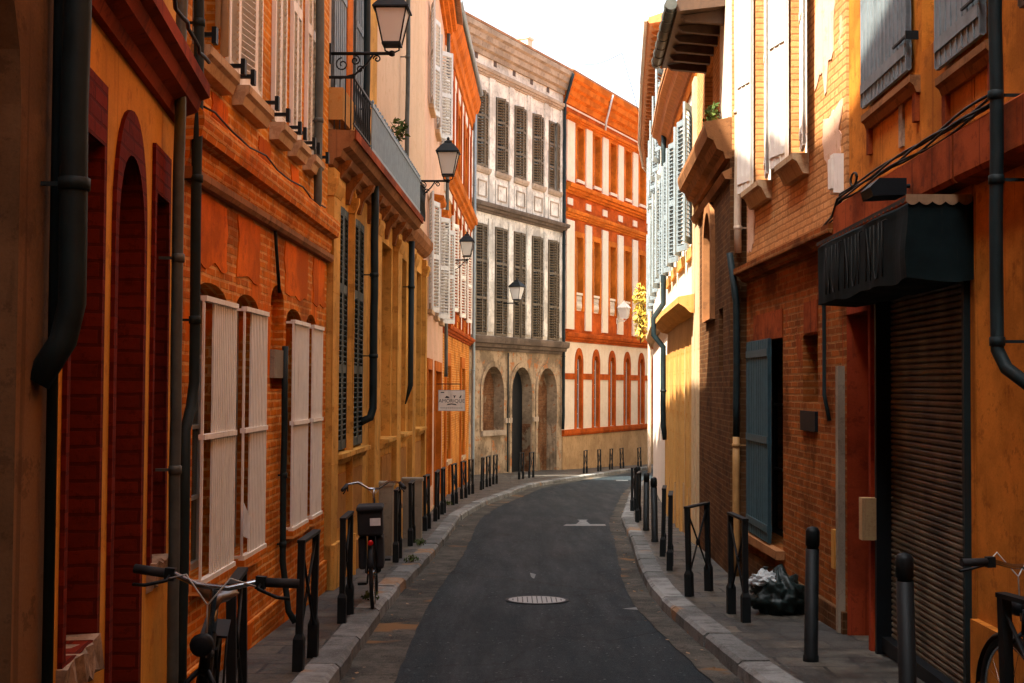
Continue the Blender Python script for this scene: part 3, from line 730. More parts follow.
xe = 7.1; m = MB(F); x = 1.45
m.box(1.42, xe, -.29, -.26, ztop - .03, ztop + .02).box(1.42, xe, -.285, -.265, zf + .02, zf + .06)
while x < xe: m.box(x - .016, x + .016, -.281, -.269, zf, ztop + (.05 if int(x * 20) % 9 == 0 else 0)); x += .055
x = 1.5
while x < xe: m.lathe((x, -.275, ztop + .02), [(.008, 0), (.022, .025), (.008, .05)], 6); x += .22
m.build('railing', 'balc', bal)
m = MB(F); x = xe + .05
m.box(xe, xe + .9, -.29, -.26, ztop - .03, ztop)
while x < xe + .9:
    m.tube([(x + .05 * math.sin(a * .5), -.275, zf + a * .03) for a in range(int((ztop - zf) / .03))], .008, 5); x += .08
m.build('scroll_railing', 'iron', bal)
for px, r_, bot, mt, top in ((366.5, .043, 412, 'pipe', 10), (407.5, .035, -1, 'pipelt', 10)):
    s_ = F.s(px, 100, .12)
    zend = zc + .35 if bot < 0 else zc + .33
    pipe(H3, F, [(s_, .12, 10.2), (s_, .12, zend)], r_, mt, rings=[(s_, .12, 6.9), (s_, .12, 5.1)])
s_ = F.s(373, 330, .14); z_ = F.at(373, 408, .14)[1]
pipe(H3, F, [(s_, .15, zc + .1), (s_, .15, z_), (s_ - .03, .12, z_ - .12), (s_ - .12, .0, z_ - .18)], .05, 'pipe', rings=[(s_, .15, 3.1), (s_, .15, F.at(373, 356, .14)[1])])
s_ = F.s(411, 330, .12)
pipe(H3, F, [(s_, .12, zc - .1), (s_, .12, F.at(411, 385, .12)[1]), (s_ - .02, .04, F.at(411, 404, .12)[1])], [.05, .045, .01], 'pipe', rings=[(s_, .12, 3.3)])

# --- pale pink house
F = Face((-1.68, 24.5), (-1.76, 33)); F4 = F
H4 = house('pale_pink_house', F, 'pale pink house with tall white louvred shutters standing open', 10.9, mat='pink')
zc = 3.0
dd = [(F.s(426.5, 450), F.s(430.5, 450)), (F.s(434, 450), F.s(440, 450))]
zt = F.at(432, 370)[1]
lo = [rect(a, b, F.g(a) + (0 if i else .5), zt) for i, (a, b) in enumerate(dd)]
upw = [(1.3, 2.2), (3.9, 4.8), (6.3, 7.2)]; uz = (3.2, 5.5); uz2 = (7.3, 9.3)
holes = lo + [rect(a, b, *uz) for a, b in upw] + [rect(a, b, *uz2) for a, b in upw]
wall(H4, F, 0, F.L, 10.9, holes, 'pink')
for i, (a, b) in enumerate(dd):
    surround(H4, F, rect(a - .12, b + .12, F.g(a) + (-.2 if i else .5), zt + .22), rect(a, b, F.g(a) + (-.19 if i else .5), zt), 'otrim', .03, .28)
    window(H4, F, a, b, F.g(a), zt, .26, 'redtrim', 'brickred', (0, 1))
for k, (a, b) in enumerate(upw):
    for zz, (z0, z1) in enumerate((uz, uz2)):
        window(H4, F, a, b, z0, z1, .2, 'whitep')
        MB(F).box(a - .08, b + .08, -.10, .15, z0 - .08, z0 - .001).build('window_sill', 'sill', H4)
        shutter(H4, F, a - .01, z0, -.43, z1 - z0, .05, (10, 14, 12)[k], 'greyw', .07)
        shutter(H4, F, b + .01, z0, .43, z1 - z0, .05, (-16, -34, -40)[k] if zz == 0 else (-14, -40, -14)[k], 'greyw', .07)
    if k: cornice(H4, F, 5.62, [(-.02, 0), (.05, 0), (.12, .08), (.2, .12), (.22, .2), (-.02, .24)], 'otrim', a - .2, b + .2, name='window_hood')
MB(F).box(0, F.L, -.02, .02, F.g(F.L) - .3, F.g(0) - .1).build('plinth', 'plinth', H4)
cornice(H4, F, 10.6, kst(1.2, 1), 'otrim', name='eaves_cornice')
s_ = .3; pipe(H4, F, [(8.2, .1, 10.6), (8.2, .1, 1.9)], .045, 'pipelt', rings=[(8.2, .1, 6), (8.2, .1, 4)])

# --- red and white house
F = Face((-1.76, 33), (-1.45, 44.2)); F5 = F
H5 = house('red_brick_house', F, 'red-orange brick and white house beside the grey stone mansion', 11.6, mat='otrim', over=.3)
zb1 = 3.0; zb2 = 7.0; zb3 = 10.4
wins = [(1.2, 2.3), (4.4, 5.5), (7.6, 8.7)]
wlow = [(.9, 2.2), (6.8, 8.2)]
wall(H5, F, 0, F.L, zb1, [rect(a, b, F.g(a) + .9, 2.2) for a, b in wlow], 'brickup')
wall(H5, F, 0, F.L, 11.6, [rect(a, b, 3.7, 6.1) for a, b in wins] + [rect(a, b, 7.6, 9.6) for a, b in wins], 'brickup', z0=zb1 + .001)
for a, b in wlow:
    window(H5, F, a, b, F.g(a) + .9, 2.2, .2, 'whitep'); MB(F).box(a - .1, b + .1, -.04, .01, 2.2, 2.55).build('lintel', 'otrim', H5)
    MB(F).box(a - .1, b + .1, -.1, .1, F.g(a) + .8, F.g(a) + .899).build('window_sill', 'sill', H5)
    MB(F).box(a - .3, a - .0, -.05, .01, F.g(F.L) - .2, 2.2).build('pilaster', 'otrim', H5); MB(F).box(b + .0, b + .3, -.05, .01, F.g(F.L) - .2, 2.2).build('pilaster', 'otrim', H5)
for i, (a, b) in enumerate(wins):
    for z0, z1 in ((3.7, 6.1), (7.6, 9.6)):
        window(H5, F, a, b, z0, z1, .2, 'whitep')
        surround(H5, F, rect(a - .2, b + .2, z0 - .15, z1 + .25), rect(a, b, z0, z1), 'otrim', .035, .1)
        if z0 < 5: shutter(H5, F, b + .02, z0, .5, z1 - z0, .07, -14, 'whitep', .08); shutter(H5, F, a - .02, z0, -.5, z1 - z0, .07, 14, 'whitep', .08)
for a, b in ((0, .8), (2.9, 3.8), (6.1, 7.0), (9.4, 10.4)):
    for z0, z1 in ((3.4, 6.6), (7.45, 10)): MB(F).box(a, b, -.02, .01, z0, z1).build('render_panel', 'white2', H5)
for a in (2.55, 4.0, 5.75, 7.2, 9.1, 10.6): MB(F).box(a, a + .3, -.06, .01, 3.3, 10.35).build('pilaster', 'oredtrim', H5)
cornice(H5, F, zb1 + .02, kst(.8, .8), 'oredtrim', name='string_course'); cornice(H5, F, zb2 - .1, kst(1.0, 1.6), 'otrim'); MB(F).box(0, F.L, -.03, .01, 6.65, 6.88).build('frieze', 'white2', H5)
cornice(H5, F, zb3, [(-.02, 0), (.08, 0), (.10, .2), (.16, .25), (.18, .5), (.26, .6), (.30, .75), (.34, .95), (-.02, 1.1)], 'otrim', name='eaves_cornice')
MB(F).prof([(-.02, zb3 - .35), (.03, zb3 - .35), (.03, zb3 - .02), (-.02, zb3 - .02)], 0, F.L).build('frieze', 'white2', H5)
MB(F).tube([(0, -.36, 11.55), (F.L - .4, -.36, 11.55)], .08, 10).build('gutter_channel', 'zinc', H5)
pipe(H5, F, [(F.L - .15, .15, 11), (F.L - .15, .15, F.g(F.L))], .06, 'zinc', rings=[(F.L - .15, .15, z_) for z_ in (8.5, 5.5, 2.2)])
# --- pale house behind
Fb = Face((-9, 44), (-3.0, 60))
Hb = house('pale_house', Fb, 'pale sunlit house with chimneys rising behind the grey mansion roof', 15.6, mat='white2', depth=5)
wall(Hb, Fb, 0, Fb.L, 15.6, [rect(3, 4, 12.6, 14.4)], 'white2'); window(Hb, Fb, 3, 4, 12.6, 14.4, .2)

# --- grey stone mansion
F = Face((-3.01, 47.7), (2.24, 58.2)); FG = F
ZT = F.at(567, 75)[1]
HG = house('grey_stone_mansion', F, 'weathered grey stone mansion with brown louvred shutters and sooty arches', ZT, mat='grey', over=.5, gable=.34, core_y=.61)
def avg(pts): return sum(F.at(*p)[1] for p in pts) / len(pts)
# read each level at the right end where the facade is nearest to its ground anchor
z_eave = ZT; z_fr = F.at(563, 112)[1]; z_mid = F.at(560, 230)[1]; z_low = F.at(560, 349)[1]
ux = [(473, 484), (493, 505), (512, 522.5), (529.5, 539.5), (546, 557)]
lx = [(477, 489), (497, 508.5), (515.5, 527), (534, 545), (550, 560)]
uz = (F.at(551, 190)[1], F.at(551, 121)[1]); lz = (F.at(555, 341)[1], F.at(555, 241)[1])
U = []
for (a, b), (c, d) in zip(ux, lx):
    x0, x1 = F.s(a, 150), F.s(b, 150); y0, y1 = F.s(c, 285), F.s(d, 285); U.append(((x0 + y0) / 2, (x1 + y1) / 2))
print('G cols', [(round(a, 2), round(b, 2)) for a, b in U], 'z', ZT, z_fr, z_mid, z_low, uz, lz, 'L', F.L)
wlo = [(482, 503), (511, 531), (537, 556)]
za = F.at(546, 368)[1]
ar = []
for i, (a, b) in enumerate(wlo):
    x0, x1 = F.s(a, 400), F.s(b, 400); ar.append((x0, x1))
zsill = F.at(500, 430)[1]
harch = [arch(a, b, (zsill if i == 0 else F.g(b) - .2), za, (b - a) * .55) for i, (a, b) in enumerate(ar)]
wall(HG, F, 0, F.L, z_low, harch, 'greylow', depth=.6)
wall(HG, F, 0, F.L, ZT, [rect(a, b, *uz) for a, b in U] + [rect(a, b, *lz) for a, b in U], 'grey', z0=z_low + .001)
for a, b in U:
    for z0, z1 in (uz, lz):
        window(HG, F, a, b, z0, z1, .25, 'greyp')
        w = (b - a) / 2
        shutter(HG, F, a, z0 + .02, w - .01, z1 - z0 - .04, .03, random.choice((-1, -3, -9, -20)), 'brownp', .11, rails=2, depth=.06)
        shutter(HG, F, b, z0 + .02, -(w - .01), z1 - z0 - .04, .03, random.choice((1, 2, 7, 14)), 'brownp', .11, rails=2, depth=.06)
        MB(F).prof([(-.02, z0 - .22), (.08, z0 - .2), (.14, z0 - .1), (.16, z0 - .001), (-.02, z0 - .001)], a - .15, b + .15).build('window_sill', 'greytrim', HG)
    MB(F).box(a - .02, b + .02, -.045, .01, z_mid + .35, uz[0] - .35).build('apron_panel', 'grey', HG)
    sheet(MB(F), rect(a + .12, b - .12, z_mid + .5, uz[0] - .5), [rect(a + .17, b - .17, z_mid + .55, uz[0] - .55)], -.08, -.03).build('panel_moulding', 'greytrim', HG)
bays = [(U[i][1] + .12, U[i + 1][0] - .12) for i in range(4)] + [(U[4][1] + .1, F.L)]
for a, b in bays:
    for z0, z1 in ((z_low + .5, z_mid - .3), (z_mid + .32, z_fr)): MB(F).box(a, b, -.06, .01, z0, z1).build('pilaster', 'grey', HG)
cornice(HG, F, z_low - .25, kst(1.5, 2.0), 'darktrim', name='cornice'); cornice(HG, F, z_mid - .1, kst(1.5, 1.3), 'darktrim', name='cornice')
cornice(HG, F, z_fr, kst(.7, 1.2), 'greytrim', name='string_course')
cornice(HG, F, ZT - 1.0, [(-.02, 0), (.08, 0), (.10, .18), (.22, .24), (.26, .45), (.34, .5), (.38, .7), (.48, .78), (.50, .98), (-.02, .99)], 'greytrim', name='eaves_cornice')
for px in (476, 495, 514, 531.5, 548):
    s_ = F.s(px, 80); MB(F).box(s_ - .13, s_ + .13, -.012, .01, z_fr + .55, z_fr + 1.15).build('attic_vent', 'wood', HG)
for i, (a, b) in enumerate(ar):
    sheet(MB(F), arch(a - .18, b + .18, harch[i][0][1] - .0, za + .2, (b - a) * .55 + .18), [inset(arch(a, b, harch[i][0][1] + .002, za, (b - a) * .55))], -.05, .02).build('arch_moulding', 'greylow', HG)
    if i == 0:
        MB(F).poly(arch(a - .05, b + .05, zsill, za + .05, (b - a) * .55), .42, .5).build('blind_infill', 'wornbrick', HG); window(HG, F, a + .06, a + .5, zsill + .05, za - .9, .40, 'darkp', 'glass', (0, 2))
        MB(F).box(a - .1, b + .1, -.12, .3, zsill - .2, zsill - .001).build('window_sill', 'greytrim', HG)
    else:
        mid = a + (b - a) * (.52 if i == 1 else .0)
        if i == 1:
            MB(F).poly(arch(a - .05, b + .05, F.g(b) - .2, za + .05, (b - a) * .55), .42, .58).build('door', 'darkp', HG)
            MB(F).box(b - .03, b + .01, .01, .40, F.g(b) - .1, za - 2.4).build('brick_jamb', 'wornbrick', HG)
        else:
            MB(F).poly(arch(a - .05, b + .05, F.g(b), za + .05, (b - a) * .55), .45, .55).build('blind_infill', 'wornbrick', HG); window(HG, F, a + .02, a + .55, F.g(b) + 2.2, za - 1.0, .42, 'darkp', 'glass', (0, 2))
for a, b in ((ar[0][1] + .05, ar[1][0] - .05), (ar[1][1] + .05, ar[2][0] - .02)): MB(F).box(a, b, -.1, .01, za - 2.3, za - 2.1).build('impost', 'greytrim', HG)
pipe(HG, F, [(F.L - .12, .55, ZT - .1), (F.L - .12, .14, ZT - 1.4), (F.L - .12, .14, F.g(F.L) + 2.3), (F.L - .12, .12, F.g(F.L) + 1.8)], .07, 'pipe', rings=[(F.L - .12, .14, z_) for z_ in (11, 8, 5, 3)])
pipe(HG, F, [(F.s(506, 400), .09, z_low - .3), (F.s(506, 400), .09, F.g(5))], .035, 'pipe')
for px in (548,):
    s_ = F.s(px, 60); MB(F).box(s_, s_ + .5, 1.0, 1.5, ZT, ZT + 1.3).box(s_ - .05, s_ + .55, .95, 1.55, ZT + 1.3, ZT + 1.4).build('chimney', 'white', HG)
s_ = F.s(490, 30); MB(F).box(s_ - 1.4, s_ + .3, 3.2, 4.0, ZT, ZT + 3.4).build('chimney', 'white2', HG)

# --- orange and white house at the bend
F = Face((2.25, 58.25), (10.65, 76.5)); FO = F
ZT = F.at(600, 82)[1] - .55
HO = house('orange_banded_house', F, 'bright orange and white banded house with narrow arched ground windows', ZT, mat='otrim', over=.5, gable=.3)
Zr = lambda px, py: F.at(px, py)[1]
z_sill = (Zr(600, 427) + Zr(575, 429)) / 2; z_red = (Zr(600, 338) + Zr(640, 344)) / 2 - .1; z_mid1 = (Zr(600, 226) + Zr(570, 213)) / 2; z_mid2 = (Zr(600, 203) + Zr(570, 191)) / 2
z_top1 = (Zr(600, 134) + Zr(570, 119)) / 2
print('O', F.L, 'ZT', ZT, z_sill, z_red, z_mid1, z_mid2, z_top1)
c0 = [F.s(a, 400) for a in (578.5, 596.5, 612, 627.5, 641)]; pitch = (c0[4] - c0[0]) / 4
print('O centres', c0, pitch)
cx = [c0[0] + pitch * i for i in range(7)]
hw = .30
zal = Zr(596, 356)
lowh = [arch(c - hw, c + hw, z_sill + .02, zal, .42) for c in cx]
midz = (Zr(598, 314), Zr(598, 243)); topz = (Zr(596, 187), Zr(596, 136))
wall(HO, F, 0, F.L, z_red, lowh, 'white', depth=.4)
wall(HO, F, 0, F.L, ZT, [rect(c - .42, c + .42, *midz) for c in cx] + [rect(c - .42, c + .42, *topz) for c in cx], 'oredtrim', z0=z_red + .001, depth=.4)
MB(F).box(0, F.L, -.05, .02, F.g(F.L) - .4, z_sill - .30).build('plinth', 'plinth', HO)
cornice(HO, F, z_sill - .30, [(-.02, 0), (.10, .02), (.14, .12), (.14, .28), (-.02, .30)], 'oredtrim', name='sill_course')
zst = Zr(600, 377)
prev = 0
for c in cx + [F.L + hw + .25]:
    if c - hw - .22 > prev + .05: MB(F).box(prev, min(c - hw - .2, F.L), -.04, .01, zst - .14, zst + .14).build('string_course', 'oredtrim', HO)
    prev = c + hw + .2
for i, c in enumerate(cx):
    sheet(MB(F), arch(c - hw - .2, c + hw + .2, z_sill + .003, zal + .32, .70), [inset(arch(c - hw, c + hw, z_sill + .004, zal, .42))], -.045, .35).build('window_surround', 'oredtrim', HO)
    window(HO, F, c - hw, c + hw, z_sill, zal, .15, 'greyp', 'glassg', (1, 4))
    for z0, z1 in (midz, topz):
        window(HO, F, c - .42, c + .42, z0, z1, .27, 'eave', 'glass', (1, 1))
        sheet(MB(F), rect(c - .62, c + .62, z0 - .0, z1 + .25), [inset(rect(c - .42, c + .42, z0 + .002, z1))], -.05, .31).build('window_surround', 'otrim', HO)
    m = MB(F); m.box(c - .42, c + .42, .05, .12, midz[0], midz[0] + .08); m.box(c - .42, c + .42, -.03, .12, midz[0] + .75, midz[0] + .85)
    for k in range(5):
        xx = c - .34 + k * .17; m.lathe((xx, .04, midz[0] + .08), [(.03, 0), (.06, .2), (.03, .4), (.045, .55), (.03, .67)], 8)
    m.build('balustrade', 'white', HO)
    MB(F).box(c - .44, c + .44, -.10, .1, topz[0] - .14, topz[0] - .001).build('window_sill', 'white', HO)
edges = [cx[0] - pitch] + cx
for i in range(len(cx) + 0):
    a = (edges[i] + .72 if i else .35); b = cx[i] - .72
    MB(F).box(a, b, -.07, .01, z_red + .42, z_mid1 - .25).build('render_panel', 'white', HO); MB(F).box(a, b, -.07, .01, z_mid2 + .45, z_top1 - .1).build('render_panel', 'white', HO)
    c = (a + b) / 2; MB(F).box(c - .30, c + .30, -.05, .01, z_mid1 + .45, z_mid2 - .30).build('frieze_panel', 'white', HO)
cornice(HO, F, z_red - .15, kst(1.2, 1.5), 'oredtrim'); cornice(HO, F, z_mid1 - .12, kst(1.0, 1.3), 'otrim'); cornice(HO, F, z_mid2 - .1, kst(1.6, 1.5), 'otrim')
cornice(HO, F, z_top1 - .1, kst(1.0, 1.0), 'otrim')
MB(F).box(0, F.L, -.04, .01, z_top1 + .5, ZT - 1.4).build('frieze', 'white', HO)
cornice(HO, F, ZT - 1.35, [(-.02, 0), (.08, 0), (.12, .25), (.24, .35), (.28, .6), (.40, .7), (.42, .95), (.52, 1.05), (.55, 1.32), (-.02, 1.34)], 'otrim', name='eaves_cornice')
s_ = F.s(601, 200); pipe(HO, F, [(s_, .6, ZT - .1), (s_, .25, ZT - 1.4), (s_, .2, z_mid2 + 3.4)], .05, 'greyp')
F = Face((10.75, 76.6), (24, 92)); Hx = house('cream_house', F, 'cream house continuing the street beyond the bend', 14, mat='white'); wall(Hx, F, 0, F.L, 14, [], 'white')

# ------------------------------------------------------------------ RIGHT SIDE (P0 is the far end)
# --- tall white curved house, far part
pts = [(12.6, 70), (9.0, 61.5), (6.55, 53), (5.2, 47), (4.62, 42.5), (3.85, 34), (3.35, 28)]
F = Face(pts[-2], pts[-1]); HW = empty('white_curved_house', Matrix.Translation((3.35, 28, zp(28)))); tag(HW, 'tall white curved house with blue-grey shutters and rust coloured eaves', 'house')
for i in range(len(pts) - 1):
    F = Face(pts[i], pts[i + 1]); h = 9.7
    near = i >= 3
    ww = []
    if near:
        n = {3: 1, 4: 3, 5: 2}[i]
        for k in range(n): c = F.L * (k + .5) / n; ww.append((c - .45, c + .45))
    holes = [rect(a, b, 4.1, 6.4) for a, b in ww] + [rect(a, b, 7.2, 8.8) for a, b in ww] + [rect(a + .1, b - .1, F.g(a) + 1.5, 2.3) for a, b in ww]
    wall(HW, F, 0, F.L, h, holes, 'white2')
    MB(F).box(.05, F.L - .05, .31, 5, F.g(0) - 1, h - .02).build('rear_block', 'white2', HW)
    for a, b in ww:
        for z0, z1 in ((4.1, 6.4), (7.2, 8.8)):
            window(HW, F, a, b, z0, z1, .2, 'whitep'); shutter(HW, F, b + .01, z0, .45, z1 - z0, .06, -24, 'bluegrey' if i != 5 else 'bluegrey', .08); shutter(HW, F, a - .01, z0, -.45, z1 - z0, .06, 18, 'bluegrey', .08)
        window(HW, F, a + .1, b - .1, F.g(a) + 1.5, 2.3, .2, 'whitep', 'glass')
    cornice(HW, F, 3.05, [(-.02, 0), (.1, .02), (.16, .1), (.24, .16), (.24, .24), (-.02, .28)], 'creamr', name='string_course')
    m = MB(F); m.prof([(-.3, h), (.40, h - .12), (.44, h - .07), (.42, h + .02), (-2.5, h + 1.0), (-2.5, h)], -.0, F.L)
    x = .2
    while x < F.L - .1: m.prof([(-.01, h - .24), (.30, h - .17), (.34, h - .11), (-.01, h - .03)], x, x + .09); x += .5
    m.build('eaves', 'eave', HW)
    MB(F).tube([(0, -.48, h - .03), (F.L, -.48, h - .03)], .045, 8).build('gutter_channel', 'pipew', HW)
F = Face(pts[-2], pts[-1])
MB(Face(pts[4], pts[5])).box(0, .05, -.2, 0, 1, 1.5).build('bracket', 'iron', HW) if 0 else None
Fp = Face(pts[4], pts[5]); s_ = .3
pipe(HW, Fp, [(s_, .12, 9.4), (s_, .12, F.g(0) + .1)], .06, 'pipew')

# --- lower white house with ochre base (near part of the curve)
pts2 = [(3.35, 28), (3.06, 24), (2.86, 20)]
HY = empty('amber_base_house', Matrix.Translation((2.86, 20, zp(20)))); tag(HY, 'low white house with amber panelled base and shuttered upper window row', 'house')
for i in range(2):
    F = Face(pts2[i], pts2[i + 1]); h = 7.15; n = 2
    ww = [(F.L * (k + .5) / n - .42, F.L * (k + .5) / n + .42) for k in range(n)]
    wall(HY, F, 0, F.L, 3.0, [rect(a + .12, b - .12, F.g(F.L) + 1.2, 2.1) for a, b in ww], 'creamr')
    wall(HY, F, 0, F.L, h, [rect(a, b, 3.95, 6.15) for a, b in ww], 'white', z0=3.001)
    MB(F).box(.02, F.L - .02, .31, 5, F.g(0) - 1, h - .02).build('rear_block', 'white', HY)
    for a, b in ww:
        window(HY, F, a, b, 3.95, 6.15, .2, 'whitep'); shutter(HY, F, b + .01, 3.95, .42, 2.2, .06, -20, 'bluegrey', .07); shutter(HY, F, a - .01, 3.95, -.42, 2.2, .06, 16, 'bluegrey', .07)
        window(HY, F, a + .12, b - .12, F.g(F.L) + 1.2, 2.1, .22, 'ochre_r', 'glass', (0, 1))
        for xx in (a - .12, b - .12): MB(F).box(xx, xx + .24, -.07, .01, F.g(0) - .2, 2.35).build('pilaster', 'ochre_r', HY)
        MB(F).box(a - .2, b + .2, -.05, .01, 3.76, 3.94).build('window_sill', 'ochre_r', HY)
    cornice(HY, F, 2.82, [(-.02, 0), (.12, .02), (.2, .1), (.3, .16), (.3, .26), (-.02, .32)], 'ochre_r', name='string_course')
    cornice(HY, F, 6.75, [(-.02, 0), (.06, .02), (.1, .1), (.2, .16), (.24, .28), (.34, .34), (.34, .4), (-.02, .42)], 'eave', name='eaves_cornice')
    MB(F).box(0, F.L, -.03, .02, 6.5, 6.72).build('frieze', 'otrim', HY)
    MB(F).box(0, F.L, -.03, .02, F.g(0) - .5, F.g(F.L) + .75).build('plinth', 'plinth', HY)
    MB(F).prof([(.36, h), (.36, h + .08), (-5, h + 1.2), (-5, h)], 0, F.L).build('roof', 'tile', HY)
F = Face(pts2[1], pts2[1 + 1])
Fq = Face(pts2[0], pts2[1]); s_ = 1.2
pipe(HY, Fq, [(s_, .14, 6.9), (s_, .14, 3.4), (s_, .34, 3.1), (s_, .34, 2.75), (s_, .14, 2.5), (s_, .14, .9), (s_ + .05, .1, .6)], .055, 'pipe', rings=[(s_, .14, 1.6), (s_, .14, 5)])
# narrow cream pilaster strip between the houses
MB(F).box(F.L - .42, F.L + .0, -.06, .01, F.g(F.L) - .2, 6.5).build('corner_pilaster', 'creamr', HY)

# --- brown brick house with projecting eaves
F = Face((2.84, 19.95), (2.62, 15.6)); F6 = F
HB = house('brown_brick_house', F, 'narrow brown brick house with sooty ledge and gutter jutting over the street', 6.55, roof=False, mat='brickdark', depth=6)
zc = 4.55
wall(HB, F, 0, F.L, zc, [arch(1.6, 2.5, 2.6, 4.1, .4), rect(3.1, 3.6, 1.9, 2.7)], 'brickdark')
window(HB, F, 1.6, 2.5, 2.6, 4.1, .2, 'wood'); window(HB, F, 3.1, 3.6, 1.9, 2.7, .2, 'wood')
sheet(MB(F), arch(1.45, 2.65, 2.6, 4.28, .55), [inset(arch(1.6, 2.5, 2.602, 4.1, .4))], -.06, .1).build('window_surround', 'brownstone', HB)
MB(F).box(0, .0 + .42, -.03, .02, F.g(0) - .2, zc).build('corner_pilaster', 'creamr', HB)
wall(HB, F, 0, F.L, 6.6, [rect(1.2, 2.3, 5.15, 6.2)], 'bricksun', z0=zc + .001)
window(HB, F, 1.2, 2.3, 5.15, 6.2, .2)
MB(F).box(F.L - .9, F.L, -.03, .02, zc + .4, 6.5).build('render_panel', 'white', HB)
cornice(HB, F, zc - .1, [(-.02, 0), (.06, 0), (.08, .08), (.16, .12), (.2, .22), (.27, .26), (.3, .38), (.3, .45), (-.02, .5)], 'brownstone')
cornice(HB, F, 4.0, [(-.02, .2), (.06, .2), (.1, .28), (-.02, .34)], 'brownstone', name='string_course')
h = 6.42; e0, e1 = 1.2, F.L - .25
ME = MB(F).prof([(-.3, h), (.62, h - .10), (.64, h - .04), (.62, h + .05), (-3.0, h + 1.0), (-6, h + .1), (-6, h)], e0, e1)
m = MB(F); m.tube([(e0 - .05, -.70, h - .02), (e1 + .05, -.70, h - .02)], .075, 12); x = e0 + .1
while x < e1: m.tube([(x, -.70, h - .02), (x + .03, -.70, h - .02)], .084, 12); x += .45
m.build('gutter_channel', 'pipelt', HB)
x = e0 + .15; m = ME
while x < e1 - .1: m.prof([(-.01, h - .22), (.5, h - .17), (.56, h - .11), (-.01, h - .03)], x, x + .09); x += .5
m.build('eaves', 'wood', HB)
s_ = F.L - .02
# --- rust brick house
F = Face((2.80, 15.5), (2.86, 11.1)); F7 = F
HR = house('rust_brick_house', F, 'rust brick house with teal plank shutter below and sunlit brick above', 11.5, mat='brickred')
zc = 3.0
wA = (F.s(750), F.s(783)); wB = (F.s(803), F.s(818))
zA = (F.at(765, 540)[1], F.at(765, 338)[1]); zBm = (F.at(810, 430)[1], F.at(810, 335)[1]); vz = (F.at(811, 431)[1], F.at(811, 411)[1])
holes = [rect(wA[0], wA[1], *zA), rect(wB[0], wB[1], vz[1] + .08, zBm[1])]
wall(HR, F, 0, F.L, zc, holes, 'brickred', depth=.36)
window(HR, F, wA[0], wA[1], zA[0], zA[1], .30, 'darkp'); window(HR, F, wB[0], wB[1], vz[1] + .08, zBm[1], .30, 'darkp')
shutter(HR, F, wA[0] + .03, zA[0] + .02, (wA[1] - wA[0]) * .74, zA[1] - zA[0] - .04, .03, -1, 'tealp', plain=True, name='plank_shutter')
MB(F).box(wA[0] - .05, wA[1] + .08, -.09, .2, zA[0] - .09, zA[0] - .001).build('window_sill', 'brownstone', HR)
for a, b in (wA, wB): MB(F).box(a + (b - a) * .15, b + .02, -.015, .02, zBm[1] + .02, zBm[1] + .32).build('lintel', 'beam', HR)
MB(F).box(wB[0], wB[1], -.03, .02, *vz).build('vent_box', 'darkp', HR)
cornice(HR, F, zc - .02, [(-.02, -.05), (.06, -.03), (.10, .03), (.16, .05), (.16, .12), (-.02, .16)], 'brickred', name='brick_ledge')
up = [(F.s(762, 90), F.s(776, 90)), (F.s(803, 90), F.s(816, 90))]
up = [(.55, 1.35), (2.35, 3.0)]
zs = 3.95
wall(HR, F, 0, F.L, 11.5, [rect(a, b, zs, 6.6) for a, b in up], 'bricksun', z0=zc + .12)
for k, (a, b) in enumerate(up):
    window(HR, F, a, b, zs, 6.6, .18, 'whitep'); 
    shutter(HR, F, a, zs + .02, -.38, 2.6, .05, 12, 'whitep', plain=True); shutter(HR, F, b, zs + .02, .38, 2.6, .05, -10, 'whitep', plain=True)
    MB(F).prof([(-.02, zs - .2), (.06, zs - .2), (.12, zs - .08), (.16, zs - .06), (.16, zs - .001), (-.02, zs - .001)], a - .08, b + .08).build('window_sill', 'sill', HR)
for i, (a, b, c_, d_) in enumerate(((1.75, 2.3, 4.3, 5.6), (3.3, 4.1, 4.4, 6.6), (.05, .5, 3.3, 3.9), (3.6, 4.3, 3.6, 4.2))): patch(HR, F, a, b, c_, d_, 'pink', 40 + i * 2.7, amp=.3)
# pipes
s_ = -.06
pipe(HR, F, [(-.03, .10, 9.2), (-.03, .10, zc + .3)], .045, 'pipew', rings=[(-.03, .10, 5.0), (-.03, .10, 3.6)])
pipe(HR, F, [(-.03, .20, zc + .3), (-.03, .12, zc - .3), (-.03, .12, 1.1)], .04, 'pipe')
pipe(HR, F, [(-.03, .12, 1.1), (-.03, .12, F.g(0))], .042, 'pipeo', rings=[(-.03, .12, 1.0)])
s_ = F.s(824, 300, .04); pipe(HR, F, [(s_, .04, F.at(824, 236)[1] - .1), (s_, .04, F.at(824, 395)[1]), (s_ + .1, .02, F.at(827, 420)[1])], .018, 'pipe')
s_ = F.s(843, 500, .04) - .12; MB(F).box(s_ - .04, s_ + .04, -.06, .02, F.g(s_), F.at(843, 366)[1]).build('cable_cover', 'concrete', HR)
s_, z_ = F.at(836, 550); MB(F).box(s_ - .05, s_ + .05, -.03, .02, z_ - .16, z_ + .18).build('notice_plate', 'yellow', HR)
MB(F).box(0, F.L, -.04, .02, F.g(0) - .3, F.g(F.L) + .18).build('plinth', 'brickdark', HR)
s_, z_ = F.at(833, 168); m = MB(F).box(F.L - .20, F.L - .08, -.09, .02, 3.38, 3.72).box(F.L - .19, F.L - .09, -.11, -.09, 3.42, 3.68); m.build('junction_box', 'whitep', HR)
